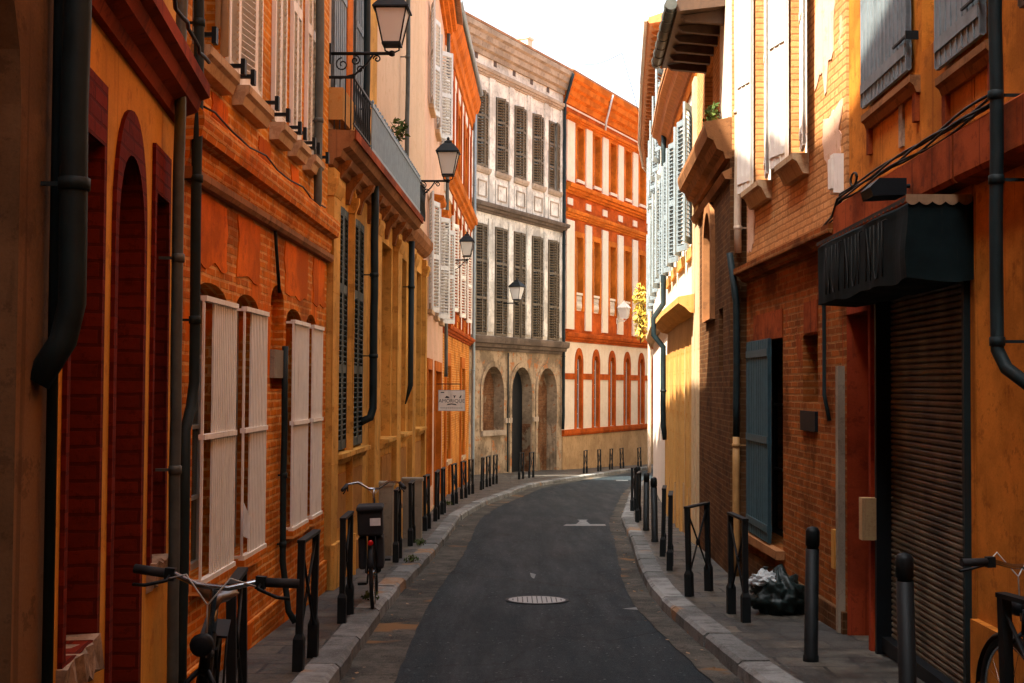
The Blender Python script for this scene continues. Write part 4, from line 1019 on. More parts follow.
# --- burnt orange house with roller shutter
F = Face((2.88, 11.08), (2.80, 7.85)); F8 = F
HS = house('shop_house', F, 'burnt orange shop house with brown roller shutter and dark awning', 11.5, mat='orange_r')
zc = 2.92
dA = (F.s(846), F.s(872)); rA = (F.s(877), F.s(968))
dz = F.at(860, 312)[1]; rz = F.at(925, 262)[1] + .1
g = F.g(F.L) - .3
holes = [rect(dA[0], dA[1], g + .01, dz), rect(rA[0], rA[1], g + .01, rz)]
wall(HS, F, 0, F.L, zc, holes, 'orange_r', depth=.34)
surround(HS, F, rect(.02, dA[1] + .07, g, dz + .32), rect(dA[0], dA[1], g + .01, dz), 'shopred', .03, .32, 'door_surround')
dd_ = MB(F).box(dA[0] - .01, dA[1] + .01, .27, .33, g, dz + .02); 
for z_ in (.2, 1.1): dd_.box(dA[0] + .06, dA[1] - .06, .25, .27, z_, z_ + .7)
dd_ = dd_.build('door', 'wood', HS)
MB(F).box(dA[0] + .1, dA[0] + .14, .2, .26, .9, 1.0).build('door_handle', 'iron', dd_)
m = MB(F); z_ = F.g(F.L) + .04; sl = .044; yb = .10
rs_ = empty('roller_shutter', wm(HS), HS)
while z_ < rz:
    m.prof([(-yb - .02, z_), (-yb, z_ + .004), (-yb + .008, z_ + .014), (-yb + .008, z_ + .031), (-yb, z_ + sl - .004), (-yb - .02, z_ + sl)], rA[0], rA[1]); z_ += sl
m.build('shutter_slats', 'rollm', rs_)
MB(F).box(rA[0] - .0, rA[0] + .05, -.02, .14, g, rz).build('guide_rail', 'darkp', rs_); MB(F).box(rA[1] - .04, rA[1] + .0, .02, .14, g, rz).build('guide_rail', 'darkp', rs_)
MB(F).box(rA[0], rA[1], .02, .12, F.g(F.L) - .06, F.g(F.L) + .05).build('bottom_rail', 'darkp', rs_)
MB(F).box(rA[1] + .005, rA[1] + .05, -.04, .01, g, rz + .1).build('frame_post', 'pipe', HS)
MB(F).box(dA[1] + .10, dA[1] + .2, -.13, .01, F.at(878, 540)[1], F.at(878, 498)[1]).build('letter_box', 'plinth', HS)
up = [(F.s(872, 90), F.s(905, 90)), (F.s(945, 50), F.s(985, 50))]
up = [(.62, 1.25), (2.15, 2.85)]; zs = 4.02
wall(HS, F, 0, F.L, 11.5, [rect(a, b, zs, 6.2) for a, b in up], 'orange_r', z0=zc + .001)
# shutters hang open, set by where their lower edges stand
for k, (a, b) in enumerate(up):
    window(HS, F, a, b, zs, 6.2, .2, 'whitep')
    sx0, sx1, pz = ((F.s(862, 90, .06), F.s(907, 90, .06), F.at(884, 90, .06)[1]), (F.s(936, 52, .06), F.s(981, 52, .06), F.at(958, 53, .06)[1]))[k]
    shutter(HS, F, sx0, pz, sx1 - sx0, 2.3, .05, 0, 'bluegrey', plain=True)
    zz = pz - .06
    MB(F).prof([(-.02, zz - .12), (.03, zz - .12), (.05, zz - .07), (.075, zz - .05), (.075, zz - .001), (-.02, zz - .001)], sx0 + .02, sx1 + .12).build('window_sill', 'brownstone', HS)
    for xx in (sx0 + .03, sx1 + .03): MB(F).box(xx, xx + .07, -.035, .01, zz - .32, zz - .12).build('sill_bracket', 'beam', HS)
    m = MB(F).box(sx1 - .28, sx1 + .08, -.09, -.075, pz + .22, pz + .235).box(sx1 + .06, sx1 + .08, -.09, 0, pz + .2, pz + .26); m.build('shutter_stay', 'iron', HS)
m = MB(F).box(1.62, 1.72, -.02, .01, 3.45, 3.9); m.build('broken_patch', 'rubble', HS)
MB(F).prof([(-.02, zc + .02), (.12, zc + .02), (.14, zc + .05), (.14, zc + .31), (.10, zc + .34), (-.02, zc + .36)], 0, F.L + .02).build('beam', 'beam', HS)
# cables on top of the beam
m = MB(F)
for k in range(5):
    pts = []
    for i in range(40):
        x = -4.2 + i * (F.L + 4.9) / 39; pts.append((x, -(.125 + .02 * math.sin(k * 2 + i * .5)), zc + (.10 if x < 0 else .345) + (.12 * math.exp(-x * x * 3) if x < 0 else -.0) + .014 * k + .012 * math.sin(i * .7 + k * 1.7)))
    m.tube(pts, .009, 5)
m.tube([(1.0 + .12 * math.cos(i * .7) * (1 - i * .01), -.2, zc + .40 + .05 * math.sin(i * .7)) for i in range(30)], .008, 5)
tag(m.build('cable_bundle', 'iron', loc=Matrix.Translation(F.p0)), 'loose black cables strung along the red beam over the awning', 'cables')
# awning
aw = empty('awning', Matrix.Translation((2.8, 8.1, 2.4))); tag(aw, 'dark box awning with faded lettering over the roller shutter', 'awning')
ax0, ax1 = F.s(850, 250) * 0 + .35, F.L - .02
pr = .40; zt, zb = F.at(940, 192, .0)[1], F.at(978, 268, 0)[1]
zt = 2.86; zb = 2.36
x_far = F.s(818, 250, pr)
m = MB(F); NX, prf = 44, []
for k in range(4): prf.append((.0 + (pr - .03) * k / 4, zb))
for k in range(9): prf.append((pr, zb + .01 + (zt - .05 - zb) * k / 8))
for k in range(5): prf.append((pr - .04 - (pr - .04) * k / 4, zt - .01 + .015 * k / 4))
vs = []
for i in range(NX + 1):
    x = x_far + (ax1 - x_far) * i / NX
    for a, b in prf:
        nz_ = noise.noise(Vector((x * 2.2, a * 3, b * 3))); n2_ = noise.noise(Vector((x * 7, a * 4 + 5, b * 2)))
        low = 1 - (b - zb) / (zt - zb)
        e_ = 0 if i == NX else 1
        vs.append((x, -(a + (.022 * nz_ + .010 * n2_) * (1 if a > .05 else 0)), b + .035 * low * nz_ - .02 * low * abs(math.sin(x * 3.1)) * (a > .05)))
nP = len(prf)
m.add(vs, [(i * nP + j, i * nP + (j + 1) % nP, (i + 1) * nP + (j + 1) % nP, (i + 1) * nP + j) for i in range(NX) for j in range(nP)] + [tuple(range(nP - 1, -1, -1)), tuple(NX * nP + j for j in range(nP))])
m.build('canopy', 'canv', aw)
m = MB(F); n = 5; vs = []
for i in range(n * 6 + 1):
    yy = -pr + pr * i / (n * 6) - .01; dz_ = .028 + .022 * abs(math.sin(PI * i / 6)); vs += [(ax1 + .012, yy, zt + .015), (ax1 + .012, yy, zt - dz_)]
m.add(vs, [(2 * i, 2 * i + 1, 2 * i + 3, 2 * i + 2) for i in range(n * 6)])
vs = []; N = 100
for i in range(N + 1):
    xx = x_far + (ax1 - x_far) * i / N; dz_ = .018 + .016 * abs(math.sin(PI * i / 4)); vs += [(xx, -pr - .012, zt), (xx, -pr - .012, zt - dz_)]
m2 = MB(F).add(vs, [(2 * i, 2 * i + 1, 2 * i + 3, 2 * i + 2) for i in range(N)]); o = m2.build('front_valance', 'darkp', aw)
o = m.build('side_valance', 'canvs', aw); md = o.modifiers.new('s', 'SOLIDIFY'); md.thickness = .006
m = MB(F); lx = x_far + .35
def stroke(pts): m.tube([(lx + a, -pr - .012, zb + .06 + b) for a, b in pts], .005, 5)
for gl in range(9):
    w_ = .12; hh = .36
    if gl % 3 == 0: stroke([(0, 0), (0, hh), (w_, 0), (w_, hh)])
    elif gl % 3 == 1: stroke([(0, hh), (0, .06), (w_ * .3, 0), (w_ * .7, 0), (w_, .06), (w_, hh)])
    else: stroke([(0, 0), (0, hh)]); stroke([(w_ * .9, hh), (w_ * .2, hh), (w_ * .2, hh * .5), (w_ * .8, hh * .5)])
    lx += .21
m.build('faded_lettering', 'chalk', aw)
sp = empty('security_light', Matrix.Translation(F.M @ Vector((1.2, -.2, 3.05)))); tag(sp, 'small black floodlight box resting on top of the awning corner', 'light')
p_ = F.at(886, 187, .3); MB(F).prof([(.20, p_[1] - .07), (.42, p_[1] - .08), (.44, p_[1] - .02), (.38, p_[1] + .04), (.2, p_[1] + .04)], p_[0] - .14, p_[0] + .14).build('housing', 'darkp', sp)
MB(F).tube([(p_[0], -.2, p_[1]), (p_[0], 0, p_[1] + .03)], .015, 6).build('arm', 'darkp', sp)
# --- orange house at the picture's right edge
F = Face((2.795, 7.82), (2.72, -9)); F9 = F
HE = house('orange_edge_house', F, 'burnt orange rendered house with wide dark drainpipe at picture edge', 11.5, mat='orange_r')
hs = [rect(x, x + 1, 4.0, 6.2) for x in (2, 5, 8, 11)] + [rect(x, x + 1, .9, 2.5) for x in (4, 8)]
wall(HE, F, 0, F.L, 11.5, hs, 'orange_r')
for h in hs: window(HE, F, h[0][0], h[1][0], h[0][1], h[2][1], .2)
shutter(HE, F, F.s(1022, 60, .05), 3.75, .8, 2.2, .05, 0, 'wood', plain=True)
zz = F.at(985, 622)[1]; MB(F).box(0.01, F.L, -.05, .02, zp(7.8) - .3, zz).build('plinth', 'orange_r', HE)
MB(F).prof([(-.02, 2.92), (.12, 2.94), (.14, 2.97), (.14, 3.23), (.10, 3.26), (-.02, 3.28)], .025, F.L).build('beam', 'beam', HE)
s_ = F.s(1015, 200, .10); zb = F.at(1014, 350, .1)[1]
pipe(HE, F, [(s_, .20, 9), (s_, .20, zb), (s_ + .05, .17, zb - .1), (s_ + .3, .0, zb - .3)], .036, 'pipe', rings=[(s_, .20, F.at(1014, 84, .2)[1]), (s_, .20, F.at(1014, 172, .2)[1]), (s_, .20, F.at(1014, 340, .2)[1])])

# --- unseen house added behind the camera to keep skylight out of the street
F = Face((3.2, -9.2), (-2.4, -9.2)); HZ = house('light_block_house', F, 'unseen brown rendered house added behind the viewer to block light', 12, mat='l0'); wall(HZ, F, 0, F.L, 12, [rect(1, 2, .5, 2.6), rect(3.4, 4.4, .5, 2.6)], 'l0')
for x in (1, 3.4): window(HZ, F, x, x + 1, .5, 2.6, .2)
# ------------------------------------------------------------------ lanterns
def lantern(name, base, direction, arm, sc, label, white=False, scroll=True):
    """base: wall point, direction: unit vector the arm points to"""
    d = Vector(direction).normalized(); y = Vector((0, 0, 1)).cross(d)
    Mx = Matrix(((d.x, y.x, 0, base[0]), (d.y, y.y, 0, base[1]), (0, 0, 1, base[2]), (0, 0, 0, 1)))
    e = empty(name, Mx); tag(e, label, 'street lamp', 'wall lanterns on iron brackets')
    ir = 'iron' if not white else 'whitep'
    def mb(): return MB(Mx)
    mb().box(-.0, .02, -.03, .03, -.10 * sc, .10 * sc).build('wall_plate', ir, e)
    m = mb().tube([(0, 0, 0), (arm, 0, 0)], .017 * sc, 8).lathe((arm, 0, 0), [(.01, -.03 * sc), (.03 * sc, -.02 * sc), (.03 * sc, .02 * sc), (.01, .03 * sc)], 10)
    if scroll:
        def spiral(cx_, cz_, r0, turns, ph, sg=1):
            pts = []
            for i in range(26):
                a = ph + sg * turns * 2 * PI * i / 25; rr = r0 * (1 - .8 * i / 25); pts.append((cx_ + rr * math.cos(a), 0, cz_ + rr * math.sin(a)))
            m.tube(pts, .008 * sc, 5)
        spiral(.13 * sc, -.11 * sc, .07 * sc, 1.4, PI / 2); spiral(.26 * sc, -.07 * sc, .05 * sc, 1.4, PI / 2, -1); spiral(.31 * sc, -.16 * sc, .04 * sc, 1.3, 0); spiral(.48 * sc, -.055 * sc, .04 * sc, 1.3, PI, -1)
        m.tube([(.02, 0, -.24 * sc), (.12 * sc, 0, -.25 * sc), (.26 * sc, 0, -.21 * sc), (.38 * sc, 0, -.10 * sc), (.44 * sc, 0, -.01 * sc)], .011 * sc, 6)
    m.build('bracket_arm', ir, e)
    zb = .09 * sc; b, t_, hg = .085 * sc, .155 * sc, .34 * sc
    m = mb()
    m.tube([(arm, 0, 0), (arm - .07 * sc, 0, .03 * sc), (arm - .075 * sc, 0, zb)], .009 * sc, 5).tube([(arm, 0, 0), (arm + .07 * sc, 0, .03 * sc), (arm + .075 * sc, 0, zb)], .009 * sc, 5)
    c4 = [(-1, -1), (1, -1), (1, 1), (-1, 1)]
    for i, j in c4:
        m.tube([(arm + i * b, j * b, zb), (arm + i * t_, j * t_, zb + hg)], .008 * sc, 4)
    m.box(arm - b - .01, arm + b + .01, -b - .01, b + .01, zb - .012 * sc, zb + .012 * sc)
    for i in range(4):
        p, q_ = c4[i], c4[(i + 1) % 4]; m.tube([(arm + p[0] * t_, p[1] * t_, zb + hg), (arm + q_[0] * t_, q_[1] * t_, zb + hg)], .009 * sc, 4)
    m.build('lantern_frame', ir, e)
    k = .96; m = mb(); vs = [(arm + i * b * k, j * b * k, zb + .013 * sc) for i, j in c4] + [(arm + i * t_ * k, j * t_ * k, zb + hg) for i, j in c4]
    m.add(vs, [(3, 2, 1, 0), (0, 1, 5, 4), (1, 2, 6, 5), (2, 3, 7, 6), (3, 0, 4, 7), (4, 5, 6, 7)]).build('lantern_glass', 'lampglass', e)
    m = mb(); r4 = [(t_ + .025 * sc, 0), (t_ + .025 * sc, .015 * sc), (.10 * sc, .12 * sc), (.06 * sc, .15 * sc), (.055 * sc, .18 * sc), (.02 * sc, .20 * sc), (.02 * sc, .235 * sc), (.004, .25 * sc)]
    vs = [(arm + i * r_, j * r_, zb + hg + z_) for r_, z_ in r4 for i, j in c4]; nn = len(r4)
    m.add(vs, [(4 * a + i, 4 * a + (i + 1) % 4, 4 * a + 4 + (i + 1) % 4, 4 * a + 4 + i) for a in range(nn - 1) for i in range(4)] + [(3, 2, 1, 0)])
    m.build('lantern_roof', ir, e)
    return e
def lamp_at(px, py, Y, F, sc, label, white=False, o=0, scroll=True):
    p = at(px, py, Y); rel = p - F.p0; rel.z = 0
    s_ = rel.dot(F.d); dist = rel.dot(F.n) ; b = F.p0 + F.d * s_; return lantern('street_lamp', (b.x, b.y, p.z), F.n, dist, sc, label, white, scroll)
lamp_at(392, 53.5, 13.97, F3, 1.08, 'largest black wall lantern on scrolled bracket at the balcony house corner')
lamp_at(448, 181, 21.5, F3, 1.08, 'black wall lantern at the far end of the blue-grey balcony')
lamp_at(467, 260, 34, F5, 1.1, 'black wall lantern on the red and white house front')
lamp_at(517, 303, 52.6, FG, 1.5, 'black wall lantern on the grey stone mansion between brown shutters', scroll=False)
lamp_at(624, 321, 64.5, FO, 1.5, 'white wall lantern on the orange banded house', True, scroll=False)

# ------------------------------------------------------------------ hanging sign
Y = 30.0; c0_ = at(439, 390, Y); c1_ = at(465, 411, Y); xw = -1.73
sg = empty('hanging_sign', Matrix.Translation((xw, Y, c0_.z + .15))); tag(sg, 'white painted hanging shop sign on iron arm over the pavement', 'shop sign')
zt_, zb_ = c0_.z, c1_.z; x0_, x1_ = xw + .04, c1_.x
MB().box(x0_, x1_, Y - .015, Y + .015, zb_, zt_).build('sign_board', 'signw', sg)
MB().tube([(xw, Y, zt_ + .14), (x1_ - .1, Y, zt_ + .14)], .012, 6).tube([(x0_ + .1, Y, zt_), (x0_ + .1, Y, zt_ + .14)], .006, 5).tube([(x1_ - .12, Y, zt_), (x1_ - .12, Y, zt_ + .14)], .006, 5).build('sign_arm', 'iron', sg)
fw = .012
MB().box(x0_, x1_, Y - .02, Y - .0151, zt_ - fw, zt_).box(x0_, x1_, Y - .02, Y - .0151, zb_, zb_ + fw).box(x0_, x0_ + fw, Y - .02, Y - .0151, zb_ + fw, zt_ - fw).box(x1_ - fw, x1_, Y - .02, Y - .0151, zb_ + fw, zt_ - fw).build('sign_frame', 'greyp', sg)
def text(body, size, x, z, name='lettering', y=Y - .0165, sx=1.0):
    cu = bpy.data.curves.new(name, 'FONT'); cu.body = body; cu.size = size; cu.align_x = 'CENTER'; cu.extrude = .001; cu.materials.append(M['signk'])
    o = bpy.data.objects.new(name, cu); COL.objects.link(o); o.parent = sg
    o.matrix_basis = wm(sg).inverted() @ Matrix.Translation((x, y, z)) @ Matrix.Rotation(R(90), 4, 'X') @ Matrix.Diagonal((sx, 1, 1, 1))
    bpy.context.view_layer.update(); me = bpy.data.meshes.new_from_object(o.evaluated_get(bpy.context.evaluated_depsgraph_get())); q_ = bpy.data.objects.new(name, me); COL.objects.link(q_); q_.parent = sg; q_.matrix_basis = o.matrix_basis.copy()
    if not me.materials: me.materials.append(M['signk'])
    bpy.data.objects.remove(o); return q_
xc = (x0_ + x1_) / 2; hS = zt_ - zb_; wS = x1_ - x0_
text('AMORIQUE', wS * .19, xc, zb_ + hS * .40)
m = MB()
m.poly([(xc - .16, zb_ + hS * .62), (xc - .05, zb_ + hS * .62), (xc - .07, zb_ + hS * .69), (xc - .12, zb_ + hS * .72)], Y - .018, Y - .0155)
m.poly([(xc + .02, zb_ + hS * .74), (xc + .11, zb_ + hS * .74), (xc + .08, zb_ + hS * .70), (xc + .07, zb_ + hS * .62), (xc + .05, zb_ + hS * .62), (xc + .05, zb_ + hS * .70)], Y - .018, Y - .0155)
m.poly([(xc + .17, zb_ + hS * .62), (xc + .21, zb_ + hS * .62), (xc + .23, zb_ + hS * .77), (xc + .20, zb_ + hS * .74)], Y - .018, Y - .0155)
m.poly([(xc - .12, zb_ + hS * .27), (xc, zb_ + hS * .31), (xc + .12, zb_ + hS * .27), (xc + .09, zb_ + hS * .34), (xc, zb_ + hS * .36), (xc - .09, zb_ + hS * .34)], Y - .018, Y - .0155)
m.poly([(x0_ + .05, zb_ + hS * .86), (x0_ + .14, zb_ + hS * .86), (x0_ + .13, zb_ + hS * .91), (x0_ + .06, zb_ + hS * .91)], Y - .018, Y - .0155)
for k in range(12): xx = x0_ + .05 + k * (wS - .1) / 12; m.box(xx, xx + (wS - .1) / 12 * .75, Y - .018, Y - .0155, zb_ + hS * .13, zb_ + hS * .155)
m.build('emblem', 'signk', sg)

# ------------------------------------------------------------------ street barriers and bollards
def make_barrier(h=.92, L=.55):
    e = empty('street_barrier'); 
    for x in (-L / 2, L / 2):
        m = MB().box(x - .024, x + .024, -.024, .024, -.05, h); m.build('post', 'iron', e)
        MB().box(x - .038, x + .038, -.038, .038, -.05, h * .27).prof([], 0, 0).build('post_foot', 'iron', e) if 0 else MB().add(
            [(x + i * .038, j * .038, -.05) for i, j in ((-1, -1), (1, -1), (1, 1), (-1, 1))] + [(x + i * .038, j * .038, h * .26) for i, j in ((-1, -1), (1, -1), (1, 1), (-1, 1))] + [(x + i * .025, j * .025, h * .30) for i, j in ((-1, -1), (1, -1), (1, 1), (-1, 1))],
            [(3, 2, 1, 0)] + [(4 * k + i, 4 * k + (i + 1) % 4, 4 * k + 4 + (i + 1) % 4, 4 * k + 4 + i) for k in range(2) for i in range(4)] + [(8, 9, 10, 11)]).build('post_foot', 'iron', e)
    MB().box(-L / 2 - .03, L / 2 + .03, -.028, .028, h, h + .022).build('top_rail', 'iron', e)
    for sg_ in (1, -1):
        a = Vector((-L / 2 * sg_, .004 * sg_, .20)); b = Vector((L / 2 * sg_, .004 * sg_, h - .04))
        MB().tube([a, b], .011, 6).build('cross_brace', 'iron', e)
    MB().lathe((0, 0, (h + .16) / 2), [(.02, -.012), (.035, -.01), (.035, .01), (.02, .012)], 10, 'Y').build('centre_boss', 'iron', e)
    return e
def make_bollard(h=1.0):
    e = empty('bollard')
    MB().lathe((0, 0, 0), [(.058, -.05), (.058, .04), (.052, .05), (.050, h - .16)], 20).build('post', 'iron', e)
    MB().lathe((0, 0, h - .16), [(.044, 0), (.044, .02), (.052, .022), (.052, .13), (.040, .155), (.01, .165)], 20).build('bollard_cap', 'iron', e)
    return e
def dirn(L, y):
    for a, b in zip(L, L[1:]):
        if a.y <= y <= b.y: return (b - a).normalized(), a.lerp(b, (y - a.y) / (b.y - a.y))
    return Vector((0, 1)), L[-1]
proto = make_barrier(); used = False
ORD = ['nearest', 'second', 'third', 'fourth', 'fifth', 'sixth', 'seventh', 'eighth', 'ninth', 'tenth', 'eleventh', 'twelfth', 'thirteenth', 'fourteenth', 'fifteenth', 'sixteenth']
def place(kind, x, y, ang, label, group, cat):
    global used, usedb
    if kind == 'bar': o = proto if not used else copy_tree(proto); used = True
    else: o = bproto if not usedb else copy_tree(bproto); usedb = True
    o.matrix_basis = Matrix.Translation((x, y, zp(y) - .003)) @ Matrix.Rotation(ang, 4, 'Z') @ Matrix.Rotation(R(random.uniform(-1.6, 1.6)), 4, 'X') @ Matrix.Rotation(R(random.uniform(-1.2, 1.2)), 4, 'Y')
    tag(o, label, cat, group); return o
bproto = make_bollard(); usedb = False
GL = 'crossed iron barriers along the kerb'
lefts = []
for px, py in ((None, 6.85), (None, 9.55), (None, 11.85)):
    Y = py; X = {6.85: -1.42, 9.55: -1.49, 11.85: -1.49}[py]; lefts.append((X, Y, None))
for px, Y in ((399.5, 17.2), (413.5, 19.6), (428.5, 22.5), (438, 24.9), (444.5, 26.9), (456, 30.3), (465, 33), (472, 35.2), (483, 38), (489.5, 40), (496, 42)):
    lefts.append(((px - 512) * Y / F_PX, Y, None))
for px, Y in ((522, 46.5), (532, 48)): lefts.append(((px - 512) * Y / F_PX, Y, None))
extra = ['beside the near bicycle', 'beside the white barred windows', 'behind which the middle bicycle leans', 'just past the middle bicycle']
for i, (X, Y, a) in enumerate(lefts):
    t_, _ = dirn(kl, Y); ang = math.atan2(t_.y, t_.x) + random.uniform(-.06, .06)
    if i == 0: ang = R(96)
    if i == 1: ang = R(88)
    place('bar', X, Y, ang, ('%s black crossed barrier along the orange and golden house side' % ORD[i].capitalize()) + (', ' + extra[i] if i < 1 else ''), GL, 'barrier')
for i, (px, Y) in enumerate(((586, 53.5), (600, 56.3), (611.5, 59), (622.5, 61.5), (640, 64))):
    X = (px - 512) * Y / F_PX; t_, _ = dirn(kl, Y); place('bar', X, Y, math.atan2(t_.y, t_.x), '%s crossed barrier from the mansion, before the orange banded house' % (['first', 'second', 'third', 'fourth', 'last'][i]), GL, 'barrier')
for i, (X, Y, ang) in enumerate(((2.10, 12.05, R(94)), (2.0, 13.85, R(60)), (2.0, 16.4, R(82)), (2.12, 18.2, R(82)), (2.43, 24.9, R(80)), (2.66, 28.3, R(78)))):
    place('bar', X, Y, ang, ['Black crossed barrier beside the rubbish bag', 'Black crossed barrier turned slantwise by the brown brick wall', 'Black crossed barrier in front of the amber base, nearer one', 'Black crossed barrier in front of the amber base, farther one', 'Black crossed barrier at the bend beside the white curved house', 'Farthest black crossed barrier on the white curved house side'][i], 'crossed barriers on the shaded side', 'barrier')
for i, (X, Y) in enumerate(((2.33, 7.66), (2.25, 9.8), (2.24, 20.3), (2.34, 22.6), (2.60, 26.6))):
    place('bol', X, Y, 0, ['Thick black round bollard in front of the roller shutter', 'Black round bollard before the rust brick wall and red door', 'Black round bollard between crossed barriers by the amber base', 'Black round bollard at the start of the bend by white house', 'Farthest black round bollard on the inside of the bend'][i], 'round iron bollards', 'bollard')
place('bar', 2.42, 5.95, R(100), 'Black crossed barrier at the picture edge beside orange wall', 'crossed barriers on the shaded side', 'barrier')
# stone posts
for i, (px, Y, w_, h_) in enumerate(((398, 17.9, .22, 1.0), (417, 20.8, .30, .95))):
    x = (px - 512) * Y / F_PX - (.16 if i == 0 else .05); m = MB(Matrix.Translation((x, Y, zp(Y)))); m.box(-w_ / 2, w_ / 2, -.12, .12, -.05, h_ - .05).box(-w_ / 2 - .02, w_ / 2 + .02, -.14, .14, h_ - .05, h_)
    tag(m.build('concrete_post', 'concrete', loc=Matrix.Translation((x, Y, zp(Y)))), ['pale concrete post standing against the golden stone wall', 'darker concrete post farther along the golden stone wall'][i], 'post', 'concrete posts by the golden wall')

# ------------------------------------------------------------------ bicycles
def bicycle(loc, yaw, lean, label, bars='flat', bag=False, steer=0, saddle='saddle', fork_light=False):
    Mx = Matrix.Translation(loc) @ Matrix.Rotation(yaw, 4, 'Z') @ Matrix.Rotation(lean, 4, 'X')
    e = empty('bicycle', Mx); tag(e, label, 'bicycle')
    def mb(X=I4): return MB(Mx @ X)
    Rw = .34
    rear = (-.52, 0, Rw); fr = (.53, 0, Rw); bb = (-.08, 0, .29); st = (-.22, 0, .78); hd = (.34, 0, .86); hb = (.37, 0, .74)
    m = mb()
    m.tube([bb, st], .017, 8).tube([(-.19, 0, .70), (.355, 0, .80)], .017, 8).tube([bb, hb], .02, 8).tube([hd, hb], .022, 8)
    for s_ in (-.05, .05): m.tube([(rear[0], s_, rear[2]), (bb[0], s_ * .6, bb[2])], .010, 6).tube([(rear[0], s_, rear[2]), (st[0] + .02, s_ * .4, .72)], .009, 6)
    m.build('frame', 'darkp', e)
    SX = Matrix.Translation((.355, 0, 0)) @ Matrix.Rotation(steer, 4, 'Z') @ Matrix.Translation((-.355, 0, 0))
    def wheel(c, X):
        w = empty('wheel', Mx, e); c = Vector(c)
        ring = [(c.x + Rw * math.cos(a * 2 * PI / 40), c.y, c.z + Rw * math.sin(a * 2 * PI / 40)) for a in range(41)]
        mb(X).tube(ring, .019, 8, cap=False).build('tyre', 'rubber', w)
        mb(X).tube([((p[0] - c.x) * .93 + c.x, p[1], (p[2] - c.z) * .93 + c.z) for p in ring], .009, 6, cap=False).build('rim', 'chrome', w)
        k = mb(X).lathe(c, [(.02, -.045), (.028, -.03), (.028, .03), (.02, .045)], 10, 'Y')
        for a in range(24):
            an = a * 2 * PI / 24; k.tube([(c.x, c.y + (.03 if a % 2 else -.03), c.z), (c.x + .31 * math.cos(an), c.y, c.z + .31 * math.sin(an))], .0016, 3, cap=False)
        k.build('spokes', 'chrome', w)
        fd = [(c.x + (Rw + .035) * math.cos(a * PI / 16 + .15), 0, c.z + (Rw + .035) * math.sin(a * PI / 16 + .15)) for a in range(15)]
        q_ = mb(X); vs = []
        for p in fd:
            for yy, dz in ((-.03, -.012), (-.018, .004), (.018, .004), (.03, -.012)): vs.append((p[0], yy, p[2] + dz))
        q_.add(vs, [(4 * i + j, 4 * i + j + 1, 4 * i + 5 + j, 4 * i + 4 + j) for i in range(14) for j in range(3)], True); o = q_.build('mudguard', 'darkp', w)
        md = o.modifiers.new('s', 'SOLIDIFY'); md.thickness = .003
    wheel(rear, I4); wheel(fr, SX)
    m = mb(SX)
    for s_ in (-.055, .055): m.tube([(fr[0], s_, fr[2]), (.40, s_, .70), (.372, s_ * .3, .745)], .011, 6)
    m.build('fork', 'darkp', e)
    m = mb(SX).tube([(.34, 0, .86), (.325, 0, 1.05), (.345, 0, 1.07)], .015, 8); m.build('stem', 'chrome', e)
    hbz = 1.07; hw = .31
    if bars == 'flat':
        P = [(.30, -hw, hbz + .035), (.32, -.16, hbz + .03), (.345, -.06, hbz), (.345, .06, hbz), (.32, .16, hbz + .03), (.30, hw, hbz + .035)]
    else:
        P = [(.14, -hw, hbz + .03), (.24, -.27, hbz + .07), (.34, -.16, hbz + .08), (.36, -.05, hbz + .01), (.36, .05, hbz + .01), (.34, .16, hbz + .08), (.24, .27, hbz + .07), (.14, hw, hbz + .03)]
    h_ = mb(SX).tube(P, .012, 8).build('handlebar', 'chrome', e)
    for s_ in (0, -1):
        a, b = Vector(P[0 if s_ == 0 else -1]), Vector(P[1 if s_ == 0 else -2]); dd = (b - a).normalized()
        mb(SX).tube([a - dd * .02, a + dd * .11], .019, 10).build('grip', 'rubber', e)
        k = mb(SX).tube([a + dd * .13, a + dd * .13 + Vector((.05, 0, -.02)), a + dd * .05 + Vector((.08, 0, -.045)), a - dd * .0 + Vector((.075, 0, -.05))], .007, 6).box(*sorted(((a + dd * .12).x - .015, (a + dd * .12).x + .02)), *sorted(((a + dd * .11).y, (a + dd * .15).y)), a.z - .03, a.z + .02)
        k.build('brake_lever', 'iron', e)
        mid = a + dd * .14 + Vector((.05, 0, -.01))
        mb(SX).tube([mid, mid.lerp(Vector((.42, 0, hbz + .05)), .5) + Vector((.06, 0, .02)), Vector((.42, 0, hbz - .06)), Vector((.39, .01, .8))], .0035, 5).build('brake_cable', 'greyp', e)
    m = mb().tube([st, (-.245, 0, .90)], .013, 8); m.build('seat_post', 'chrome', e)
    vs = []; pr = [(-.16, .075, .0), (-.12, .095, .01), (-.04, .07, .0), (.04, .03, .0), (.12, .018, -.01)]
    m = mb()
    for i, (x, w_, z_) in enumerate(pr):
        for a in range(8):
            an = a * PI / 4; vs.append((-.245 + x, w_ * math.cos(an), .93 + z_ + .028 * math.sin(an) * (1 if math.sin(an) > 0 else .8)))
    m.add(vs, [(8 * i + j, 8 * i + (j + 1) % 8, 8 * i + 8 + (j + 1) % 8, 8 * i + 8 + j) for i in range(4) for j in range(8)] + [tuple(range(7, -1, -1)), tuple(range(32, 40))], True); m.build('saddle', saddle, e)
    m = mb().lathe(bb, [(.02, -.03), (.09, -.028), (.09, -.022), (.02, -.02)], 24, 'Y'); m.build('chainring', 'iron', e)
    for s_ in (-1, 1):
        mb().tube([(bb[0], s_ * .06, bb[2]), (bb[0] + s_ * .10, s_ * .075, bb[2] - s_ * .13)], .009, 6).box(bb[0] + s_ * .10 - .045, bb[0] + s_ * .10 + .045, *sorted((s_ * .08, s_ * .17)), bb[2] - s_ * .13 - .01, bb[2] - s_ * .13 + .01).build('pedal_crank', 'iron', e)
